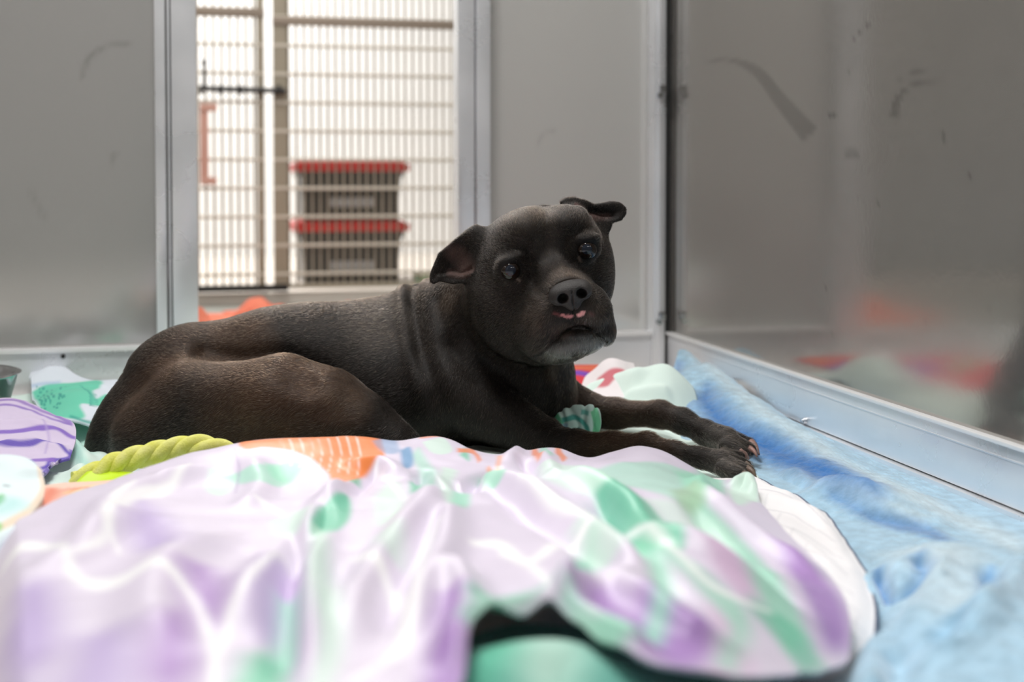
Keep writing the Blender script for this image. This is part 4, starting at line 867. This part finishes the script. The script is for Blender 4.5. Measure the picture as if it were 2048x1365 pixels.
pf([(1150, 1190), (1220, 1180), (1260, 1215), (1200, 1250), (1140, 1235)], PUR, .015, .8); pf([(1300, 1180), (1380, 1210), (1440, 1290), (1400, 1345), (1280, 1320), (1220, 1280)], PUR, .015, .85); pf([(1420, 1200), (1480, 1260), (1500, 1350), (1420, 1350), (1440, 1290)], s2l((225, 185, 220)), .01, .7)
pf([(1540, 1090), (1600, 1130), (1680, 1200), (1695, 1300), (1640, 1300), (1600, 1200)], PUR, .012, .85); pf([(1390, 1040), (1450, 1090), (1530, 1180), (1560, 1260), (1470, 1180), (1400, 1100)], s2l((214, 175, 210)), .01, .7)
pf([(1180, 1000), (1260, 1000), (1240, 1050), (1190, 1040)], s2l((205, 185, 215)), .01, .5)
lf([(1440, 1020), (1520, 1110), (1600, 1210), (1650, 1320)], [16, 30, 34, 30], LAV, .008, .6)
# mint leaves and bands
pf([(1170, 965), (1230, 970), (1290, 1010), (1350, 1070), (1370, 1110), (1300, 1100), (1240, 1060), (1200, 1010)], MG, .006, .9); pf([(1130, 950), (1250, 935), (1400, 950), (1440, 985), (1400, 1000), (1270, 975), (1170, 985)], MM, .010, .6); lf([(1380, 990), (1450, 1080), (1540, 1180), (1600, 1290)], [30, 44, 50, 50], MM, .010, .8)
pf([(1350, 945), (1440, 945), (1450, 985), (1390, 985)], MM, .008, .8); pf([(1340, 975), (1390, 970), (1410, 1000), (1370, 1010)], s2l((160, 190, 155)), .008, .7); pf([(1470, 948), (1512, 950), (1515, 1000), (1480, 1010), (1455, 980)], MP, .006, .9)
lf([(945, 1240), (1020, 1220), (1100, 1190), (1170, 1130), (1190, 1080)], [40, 50, 40, 36, 20], MG, .012, .9); lf([(930, 1300), (980, 1260), (1060, 1230)], [30, 34, 20], MM, .012, .8)
lf([(1130, 1230), (1200, 1290), (1290, 1280), (1330, 1200), (1290, 1100), (1230, 1080)], [20, 34, 40, 36, 28, 14], MM, .010, .85); lf([(1310, 1100), (1400, 1160), (1480, 1240), (1450, 1340)], [14, 28, 40, 44], MM, .010, .7); lf([(1500, 1200), (1590, 1280), (1630, 1340)], [20, 44, 50], MG, .010, .75)
pf([(640, 1020), (700, 1005), (700, 1035), (650, 1070), (622, 1070)], MG, .004, .9); lf([(640, 1060), (640, 1180), (660, 1280), (630, 1400)], [26, 60, 50, 40], MP, .010, .9); lf([(575, 1180), (580, 1260), (540, 1340), (500, 1420)], [30, 40, 60, 90], MM, .010, .85)
pf([(490, 1310), (560, 1300), (570, 1400), (470, 1420)], MG, .015, .7); pf([(420, 935), (450, 930), (470, 950), (440, 985), (415, 975)], MP, .006, .9); pf([(440, 945), (540, 930), (610, 925), (580, 960), (500, 965)], MM, .006, .7); pf([(530, 925), (600, 922), (580, 955), (545, 955)], MM, .005, .8)
pf([(540, 1035), (620, 1020), (600, 1060), (550, 1060)], MP, .008, .8); pf([(690, 935), (715, 935), (720, 960), (690, 965)], MG, .004, .8); pf([(820, 960), (850, 955), (860, 985), (825, 1000)], MG, .005, .9); lf([(830, 900), (860, 950), (850, 1000)], [20, 30, 16], MM, .006, .6)
pf([(750, 1000), (790, 960), (800, 1040), (760, 1060)], MP, .008, .8); pf([(750, 1080), (800, 1070), (800, 1130), (760, 1120)], MP, .010, .7); lf([(900, 930), (890, 980), (910, 1030)], [30, 24, 20], MP, .006, .8); pf([(905, 990), (935, 985), (930, 1030), (905, 1035)], MM, .005, .8)
pf([(960, 935), (1000, 930), (1015, 965), (970, 970)], MM, .005, .8); pf([(1010, 938), (1040, 935), (1042, 965), (1018, 962)], MG, .004, .9); pf([(1075, 925), (1200, 945), (1240, 975), (1150, 985), (1090, 960)], MP, .010, .7); pf([(920, 905), (930, 890), (938, 915)], MG, .004, .8)
pf([(1280, 1000), (1370, 1080), (1480, 1120), (1420, 1030), (1360, 1000)], MP, .012, .6); pf([(1140, 1060), (1220, 1050), (1260, 1110), (1180, 1120)], MP, .012, .7)
# shiny fold highlights painted in white over the print
for L, wd in (([(240, 1120), (210, 1060), (260, 1010), (340, 975), (380, 930)], 14), ([(150, 1140), (210, 1100), (230, 1020), (270, 985)], 16), ([(0, 1120), (60, 1100), (110, 1110), (150, 1170), (250, 1180), (320, 1160), (380, 1200), (420, 1290), (430, 1400)], 20), ([(560, 1110), (500, 1180), (450, 1280), (420, 1380)], 18),
              ([(700, 1120), (760, 1150), (810, 1240), (800, 1290)], 22), ([(880, 1060), (850, 1110), (830, 1200), (810, 1290), (700, 1370)], 24), ([(940, 1090), (1000, 1090), (1060, 1120), (1100, 1100), (1200, 1060)], 16), ([(750, 925), (790, 980), (815, 1015)], 9), ([(1040, 980), (1120, 1030), (1180, 1060)], 16), ([(510, 1000), (540, 1010), (570, 1025)], 8), ([(1110, 1180), (1060, 1130), (1000, 1100)], 16), ([(1220, 1040), (1330, 1100), (1420, 1170), (1540, 1220)], 10)):
    lf(L, [wd*.4]+[wd]*(len(L)-2)+[wd*.4], WH, .005, .85)
# orange striped fish with blue fin at the far edge
pf([(470, 884), (560, 879), (700, 880), (765, 892), (770, 905), (740, 930), (700, 960), (678, 975), (655, 940), (600, 905), (530, 893), (480, 893)], OR, .003, 1.0)
for k in range(9): x = 560+k*19; lf([(x, 880), (x+8, 900), (x+2, 922+k*3)], 2.6, s2l((244, 214, 205)), .0012, .9)
pf([(745, 888), (790, 884), (800, 900), (770, 905)], BLU, .004, .6); pf([(800, 900), (820, 895), (825, 925), (812, 935)], BLU, .004, .9); lf([(470, 895), (478, 930), (470, 980)], 3, s2l((150, 125, 175)), .003, .6)
lf([(838, 876), (880, 868), (915, 876)], 8, OR, .003, .7); lf([(915, 895), (950, 900), (960, 915)], 8, OR, .003, .8); lf([(975, 925), (985, 932)], 6, OR2, .003, .8); lf([(1000, 905), (995, 930)], 10, OR2, .003, .7); lf([(1068, 900), (1082, 915)], 12, OR, .003, .8); lf([(1115, 900), (1130, 920)], 12, OR, .003, .8); lf([(1085, 898), (1105, 915)], 14, MM, .003, .7); pf([(845, 885), (890, 875), (905, 895), (860, 900)], MP, .003, .8)
cloth('printed_sheet', A_, B_, 620, 430, Hs, M_sheet, fs, LAV, 'lavender printed sheet with mint leaves heaped across the foreground', 'bed sheet', thick=.003, drop=.09)
# ---- teal cloth showing under the lifted sheet
Ht = Height([(930, 1380, .74), (980, 1325, .80), (1060, 1290, .845), (1130, 1300, .83), (1080, 1340, .78), (1220, 1365, .78), (1000, 1420, .72), (1200, 1450, .70), (1350, 1400, .78), (1450, 1420, .78), (1000, 1600, .62), (1400, 1600, .62), (1060, 1262, .93), (1200, 1300, .92), (1350, 1350, .88), (950, 1290, .88)], 1e-3)
Ht.fold([(960, 1400), (1050, 1330), (1150, 1330), (1260, 1400)], .010, .03).noise(15, .004, 61)
ft = [poly_feat(Ht, [(1030, 1320), (1120, 1310), (1170, 1340), (1130, 1380), (1040, 1370)], MP, .02, .6), poly_feat(Ht, [(940, 1345), (1000, 1310), (1040, 1300), (1000, 1370), (940, 1400)], MG, .02, .8)]
cloth('folded_cloth', Ht.plan([(860, 1290), (1000, 1262), (1200, 1262), (1420, 1300), (1560, 1340)]), Ht.plan([(860, 1560), (1000, 1560), (1200, 1560), (1400, 1560), (1560, 1560)]), 120, 80, Ht, M_soft, ft, s2l((120, 190, 175)), 'teal cloth tucked beneath the lifted front edge of the lavender sheet', 'cloth')
# ---- left side cloths
Hv = Height([(-200, 800, 1.92), (0, 797, 1.90), (60, 806, 1.88), (130, 838, 1.82), (150, 870, 1.76), (148, 905, 1.70), (100, 948, 1.64), (60, 940, 1.64), (0, 920, 1.66), (0, 860, 1.76), (80, 870, 1.75), (-200, 900, 1.7), (-200, 1000, 1.5), (40, 1000, 1.52)], 3e-4)
Hv.fold([(-40, 850), (60, 845), (140, 880)], .006, .012).fold([(-40, 895), (60, 885), (140, 905)], .006, .01).noise(25, .003, 71).noise(70, .001, 72)
VB, VD = s2l((214, 200, 226)), s2l((92, 70, 178))
fv = [line_feat(Hv, L, wd, c, .003, .9) for L, wd, c in (([(-60, 805), (30, 803), (90, 822), (145, 850)], 5, s2l((150, 120, 190))), ([(-60, 822), (20, 812), (70, 822), (120, 845), (142, 848)], 4, s2l((140, 110, 190))), ([(-60, 868), (20, 862), (75, 857), (120, 866), (152, 876)], 7, s2l((125, 90, 190))),
      ([(-60, 892), (0, 890), (60, 892), (100, 888), (130, 902), (143, 912)], 7, VD), ([(143, 900), (140, 915), (118, 922), (100, 925), (92, 945), (80, 952)], 8, VD), ([(-60, 915), (10, 920), (60, 925), (110, 922)], 7, s2l((140, 105, 195))), ([(60, 925), (75, 940), (100, 935)], 6, VD), ([(85, 840), (98, 880), (90, 910)], 3, s2l((180, 160, 210))), ([(110, 832), (130, 842), (144, 845)], 6, s2l((150, 125, 195))))]
Av = [(-230, 790), (-60, 797), (20, 797), (60, 806), (110, 828), (145, 845), (152, 872), (145, 900), (140, 918)]
Bv = [(-230, 1010), (-120, 1000), (-40, 990), (0, 985), (30, 975), (60, 968), (85, 955), (98, 938), (118, 924)]
cloth('shell_print_cloth', Hv.plan(Av), Hv.plan(Bv), 200, 110, Hv, M_soft, fv, VB, 'pale purple cloth with dark violet stripes at the left edge', 'cloth', drop=.35)
Hf = Height([(60, 760, 2.22), (100, 733, 2.20), (150, 752, 2.20), (220, 765, 2.18), (280, 775, 2.18), (60, 800, 2.1), (130, 790, 2.05), (180, 800, 2.02), (230, 830, 1.95), (150, 840, 1.93), (90, 820, 2.0), (200, 855, 1.93), (300, 840, 2.0)], 3e-4)
Hf.zmin = .008; Hf.fold([(80, 790), (160, 775), (250, 785)], .006, .015).noise(20, .004, 81)
TE, TD = s2l((112, 212, 182)), s2l((60, 165, 150))
ff = [poly_feat(Hf, [(64, 785), (90, 768), (140, 762), (205, 768), (200, 780), (186, 785), (190, 800), (215, 792), (240, 800), (205, 812), (160, 812), (170, 835), (130, 838), (90, 820), (70, 800)], TE, .004, 1.0)]
for k in range(46):
    x, y = rng.uniform(72, 130), rng.uniform(772, 815); ff.append(line_feat(Hf, [(x, y), (x+rng.uniform(2, 5), y+rng.uniform(-1, 1))], rng.uniform(3, 5), TD, .0015, 1.0))
for k in range(9): ff.append(line_feat(Hf, [(160+k*4, 775+k*2), (178+k*2, 790+k*3), (180, 812)], 1.3, TD, .001, .6))
ff.append(line_feat(Hf, [(140, 835), (170, 845), (215, 852)], 6, TD, .004, .9)); ff.append(line_feat(Hf, [(62, 775), (90, 765), (120, 760)], 5, s2l((150, 185, 220)), .006, .6))
cloth('fish_print_cloth', Hf.plan([(58, 752), (78, 737), (105, 731), (150, 748), (220, 762), (330, 775)]), Hf.plan([(64, 800), (90, 826), (130, 842), (170, 850), (215, 858), (330, 880)]), 160, 110, Hf, M_soft, ff, s2l((226, 234, 244)), 'white cloth printed with a teal spotted fish behind the dog on the left', 'cloth')
# mint lobed cushion corner with tan edge, and salmon-yellow cloth beside it, near left
Hc_ = Height([(-120, 950, 1.32), (0, 918, 1.34), (40, 915, 1.35), (75, 940, 1.33), (86, 975, 1.28), (70, 1010, 1.22), (30, 1040, 1.17), (0, 1060, 1.12), (0, 990, 1.21), (-120, 1100, 1.1), (-120, 1020, 1.2)], 3e-4)
Hc_.fold([(-60, 940), (20, 935), (70, 960)], .008, .02)
cc = [line_feat(Hc_, [(76, 940), (87, 975), (60, 1020), (20, 1045), (-20, 1065)], [6, 12, 16, 16, 12], s2l((236, 214, 190)), .003, .95), line_feat(Hc_, [(6, 971), (20, 973)], 3, s2l((110, 120, 130)), .002, .9), poly_feat(Hc_, [(-15, 995), (8, 990), (10, 1000), (-5, 1012), (-20, 1010)], s2l((110, 190, 110)), .003, .9), poly_feat(Hc_, [(-10, 1045), (4, 1050), (0, 1062), (-15, 1065)], s2l((110, 200, 100)), .003, .9), poly_feat(Hc_, [(10, 995), (40, 1000), (50, 1010), (20, 1025), (-20, 1030)], s2l((180, 228, 226)), .015, .8)]
cloth('stuffed_cushion', Hc_.plan([(-160, 930), (-60, 918), (20, 912), (55, 920), (78, 940), (89, 965), (88, 990)]), Hc_.plan([(-160, 1160), (-80, 1120), (-30, 1095), (0, 1075), (25, 1058), (50, 1040), (72, 1015)]), 110, 80, Hc_, M_soft, cc, s2l((228, 242, 244)), 'pale mint cushion with a tan piped edge at the near left', 'cushion', thick=.02, drop=.35)
Ho = Height([(60, 1010, 1.28), (90, 975, 1.38), (150, 970, 1.40), (240, 968, 1.43), (200, 1000, 1.33), (100, 1020, 1.25), (60, 1040, 1.2)], 5e-4)
co = [poly_feat(Ho, [(60, 1040), (75, 1000), (90, 978), (120, 980), (100, 1010), (80, 1035)], s2l((226, 130, 105)), .008, .9), poly_feat(Ho, [(130, 985), (180, 972), (250, 968), (220, 990), (150, 1000)], s2l((250, 222, 150)), .008, .95)]
for k in range(7): co.append(line_feat(Ho, [(90+k*8, 1012-k*4), (105+k*9, 990-k*2), (140+k*12, 975)], 1.4, s2l((222, 140, 120)), .0012, .7))
cloth('coral_print_cloth', Ho.plan([(50, 1000), (85, 972), (130, 966), (190, 963), (270, 955)]), Ho.plan([(40, 1075), (90, 1040), (140, 1020), (200, 1000), (270, 985)]), 100, 50, Ho, M_soft, co, s2l((244, 205, 188)), 'small coral and yellow patterned cloth between the cushion and the rope', 'cloth')
# ---- steel bowl at the far left
bw = on_z(-98, 852, .012); prof = [(0, .004), (.070, .004), (.078, .012), (.092, .062), (.100, .066), (.106, .064), (.100, .060), (.086, .010), (.080, 0), (0, 0)]
seg = 48; V = [(bw[0]+r*math.cos(2*math.pi*k/seg), bw[1]+r*math.sin(2*math.pi*k/seg), z+.03) for r, z in prof for k in range(seg)]
F = [(j*seg+k, j*seg+(k+1) % seg, (j+1)*seg+(k+1) % seg, (j+1)*seg+k) for j in range(len(prof)-1) for k in range(seg)]
tag(mesh_obj('food_bowl', V, F, M_steel), 'stainless steel bowl cut by the left edge behind the purple striped cloth', 'bowl')
# ---- rope toy
rp = [(150, 968, 1.555), (185, 952, 1.56), (230, 930, 1.575), (290, 912, 1.59), (350, 899, 1.60), (400, 894, 1.60), (440, 903, 1.60), (475, 918, 1.60)]
P = spline(np.array([at(*p) for p in rp]), 240); e = tag(empty('rope_toy', tuple(P[0])), 'twisted yellow-green rope toy lying against the dog\'s haunch', 'dog toy')
T = np.gradient(P, axis=0); T /= np.linalg.norm(T, axis=1)[:, None]; Nn = np.cross(T, UPV); Nn /= np.linalg.norm(Nn, axis=1)[:, None]; Bn = np.cross(T, Nn)
L = np.r_[0, np.cumsum(np.linalg.norm(np.diff(P, axis=0), axis=1))]
M_rope = noise_mix(mat('rope_cotton', rough=.85, spec=.1), s2l((222, 222, 108)), s2l((232, 230, 145)), scale=60, bump=.6, bscale=500)
M_lime = mat('lime_rubber', s2l((200, 232, 30)), .45)
sp = MB()
for k in range(3):
    a = -2*math.pi*L/.080+k*2*math.pi/3; Q = P+(Nn*np.cos(a)[:, None]+Bn*np.sin(a)[:, None])*.0070
    V, F = tube_geo(Q, .0086, 12)
    vs = [sp.bm.verts.new(tuple(map(float, v))) for v in V]
    for f in F: sp.bm.faces.new([vs[i] for i in f])
sp.build('rope', M_rope, e, angle=80)
fl = [(143, 974, 1.52), (165, 952, 1.54), (183, 936, 1.56), (190, 932, 1.57)]; f2 = [(150, 980, 1.50), (220, 962, 1.52), (280, 945, 1.54), (335, 938, 1.56)]
A1 = spline(np.array([at(*p) for p in fl]), 24); A2 = spline(np.array([at(*p) for p in f2]), 24)
V = np.concatenate([A1*(1-t_)+A2*t_+UPV*(-.006*math.sin(math.pi*t_)) for t_ in np.linspace(0, 1, 14)]); k = np.arange(14*24).reshape(14, 24)
o = mesh_obj('rubber_sleeve', V, np.stack([k[:-1, :-1], k[1:, :-1], k[1:, 1:], k[:-1, 1:]], -1).reshape(-1, 4), M_lime, e, world=True); o.modifiers.new('thickness', 'SOLIDIFY').thickness = .002
o['label'] = 'bright lime rubber sleeve'
# ---- bunched green cloth between the front legs
Fx = np.arange(loc(1085, 840, 1.95)[0], loc(1215, 840, 1.95)[0], .0016); Fy = np.arange(1.86, 2.02, .0025); Fz = np.arange(loc(1150, 885, 1.95)[2], loc(1150, 800, 1.95)[2], .0016)
G_ = Field(Fx, Fy, Fz); G_.ell(1147, 842, 1.92, 50, 31, .04, rot=6, k=.01); G_.ell(1122, 845, 1.91, 24, 28, .03, k=.012); G_.ell(1177, 846, 1.91, 25, 35, .03, k=.01); G_.ell(1186, 826, 1.92, 13, 15, .02, k=.006)
G_.engrave([(1120, 815, 1.9), (1128, 840, 1.9), (1122, 872, 1.9)], .003, .003); G_.engrave([(1172, 815, 1.9), (1166, 840, 1.9), (1178, 872, 1.9)], .003, .003); G_.engrave([(1192, 820, 1.9), (1184, 845, 1.9), (1192, 868, 1.9)], .004, .003); G_.engrave([(1140, 820, 1.9), (1155, 845, 1.9), (1150, 872, 1.9)], .003, .004)
Vg, Fg = surfnets(G_.F, Fx, Fy, Fz); Vg = smooth_mesh(Vg, Fg, 1)
P2 = Vg[:, [0, 2]]; q = lambda pts, d=1.92: np.array([loc(x, y, d)[[0, 2]] for x, y in pts])
Cg = paint(P2, s2l((205, 236, 230)), [(q(stroke(L_, wd)), c, .0015, 1.0) for L_, wd, c in (([(1104, 825), (1118, 850), (1112, 872)], 24, s2l((120, 214, 170))), ([(1100, 850), (1112, 868)], 16, s2l((50, 150, 105))), ([(1122, 832), (1150, 828), (1170, 845), (1172, 868)], 9, s2l((90, 180, 170))), ([(1150, 850), (1162, 862), (1150, 872)], 14, s2l((60, 145, 145))), ([(1142, 858), (1146, 872), (1156, 874)], 13, s2l((240, 90, 40))), ([(1126, 838), (1128, 870)], 14, s2l((165, 200, 218))), ([(1186, 815), (1192, 840), (1186, 870)], 16, s2l((120, 212, 165))), ([(1160, 818), (1175, 820)], 8, s2l((110, 190, 180))), ([(1190, 860), (1196, 872)], 10, s2l((55, 150, 110))))])
tag(mesh_obj('crumpled_cloth', to_world(Vg), Fg, M_soft, colors=Cg), 'small bunched green and aqua cloth between the dog\'s front legs', 'cloth')
# ---- red, orange and violet printed cloth behind the chest; crumpled white and red cloth
Hr = Height([(600, 770, 2.42), (900, 765, 2.38), (1130, 745, 2.36), (1190, 730, 2.42), (1220, 735, 2.40), (1180, 790, 2.26), (1100, 800, 2.25), (700, 830, 2.18)], 1e-3); Hr.zmin = .012
Hr.noise(14, .012, 91)
fr = [line_feat(Hr, [(1100, 752), (1150, 748), (1200, 752), (1230, 750)], 8, s2l((110, 75, 190)), .004, .9), line_feat(Hr, [(1100, 770), (1170, 768), (1220, 772)], 6, s2l((150, 95, 200)), .004, .8), line_feat(Hr, [(900, 765), (1000, 770), (1060, 760)], 14, s2l((120, 80, 190)), .01, .8), line_feat(Hr, [(1080, 738), (1220, 733)], 12, s2l((226, 110, 70)), .006, .9), line_feat(Hr, [(650, 785), (780, 770), (900, 780)], 16, s2l((110, 190, 150)), .01, .7)]
cloth('bright_print_cloth', Hr.plan([(560, 765), (800, 755), (1000, 740), (1130, 727), (1235, 727)]), Hr.plan([(560, 860), (800, 850), (1000, 830), (1100, 805), (1185, 800)]), 160, 60, Hr, M_soft, fr, s2l((214, 60, 70)), 'bright red cloth with violet stripes showing behind the dog\'s chest', 'cloth')
Hw = Height([(1165, 785, 2.2), (1180, 750, 2.22), (1215, 728, 2.20), (1250, 728, 2.20), (1265, 750, 2.2), (1230, 790, 2.12), (1190, 795, 2.14), (1290, 790, 2.15), (1150, 800, 2.15)], 3e-4); Hw.noise(30, .006, 95)
fw = [poly_feat(Hw, [(1195, 755), (1225, 738), (1255, 742), (1258, 762), (1232, 760), (1215, 775), (1196, 775)], s2l((205, 92, 105)), .004, .9)]
cloth('red_print_cloth', Hw.plan([(1160, 780), (1172, 752), (1200, 732), (1235, 722), (1268, 732)]), Hw.plan([(1160, 800), (1185, 802), (1215, 800), (1245, 796), (1285, 790)]), 90, 50, Hw, M_soft, fw, s2l((240, 232, 234)), 'crumpled white cloth printed with a red motif near the back corner', 'cloth')
# ---- orange blanket crumpled on the aisle floor beyond the doorway
gx, gy = np.meshgrid(np.linspace(-.40, .75, 190), np.linspace(3.05, 4.0, 150), indexing='ij')
pk = [(at(398, 628, 3.3), .042), (at(521, 602, 3.75), .055), (at(693, 610, 3.85), .030), (at(440, 690, 3.45), .05), (at(600, 680, 3.6), .05)]
Z = np.full(gx.shape, .006)
for p_, r_ in pk:
    d_ = np.hypot(gx-p_[0], gy-p_[1]); Z = np.maximum(Z, p_[2]*np.clip(1-d_/(r_*1.6), 0, 1)**.8+.006)
Z += (.010*vnoise(gx.ravel()*30, gy.ravel()*30, 5).reshape(gx.shape)+.006)*(Z > .008)
k = np.arange(gx.size).reshape(gx.shape); F = np.stack([k[:-1, :-1], k[1:, :-1], k[1:, 1:], k[:-1, 1:]], -1).reshape(-1, 4)
M_or = noise_mix(mat('orange_fleece', rough=.9, spec=.1), s2l((222, 120, 96)), s2l((232, 138, 112)), scale=20, bump=.8, bscale=200)
bl_ = [(p_[0], p_[1]) for p_, r_ in pk]; md = np.min([np.hypot(gx-a, (gy-b)) for a, b in bl_], axis=0).ravel()+.03*vnoise(gx.ravel()*14, gy.ravel()*14, 9)
F = F[(md[F] < .18).all(1)]; us = np.unique(F); rm = -np.ones(gx.size, int); rm[us] = np.arange(len(us)); F = rm[F]
o = mesh_obj('fleece_throw', np.c_[gx.ravel(), gy.ravel(), Z.ravel()][us], F, M_or); o.modifiers.new('thickness', 'SOLIDIFY').thickness = .004
tag(o, 'orange fleece throw crumpled in peaks on the aisle floor beyond the doorway', 'blanket')
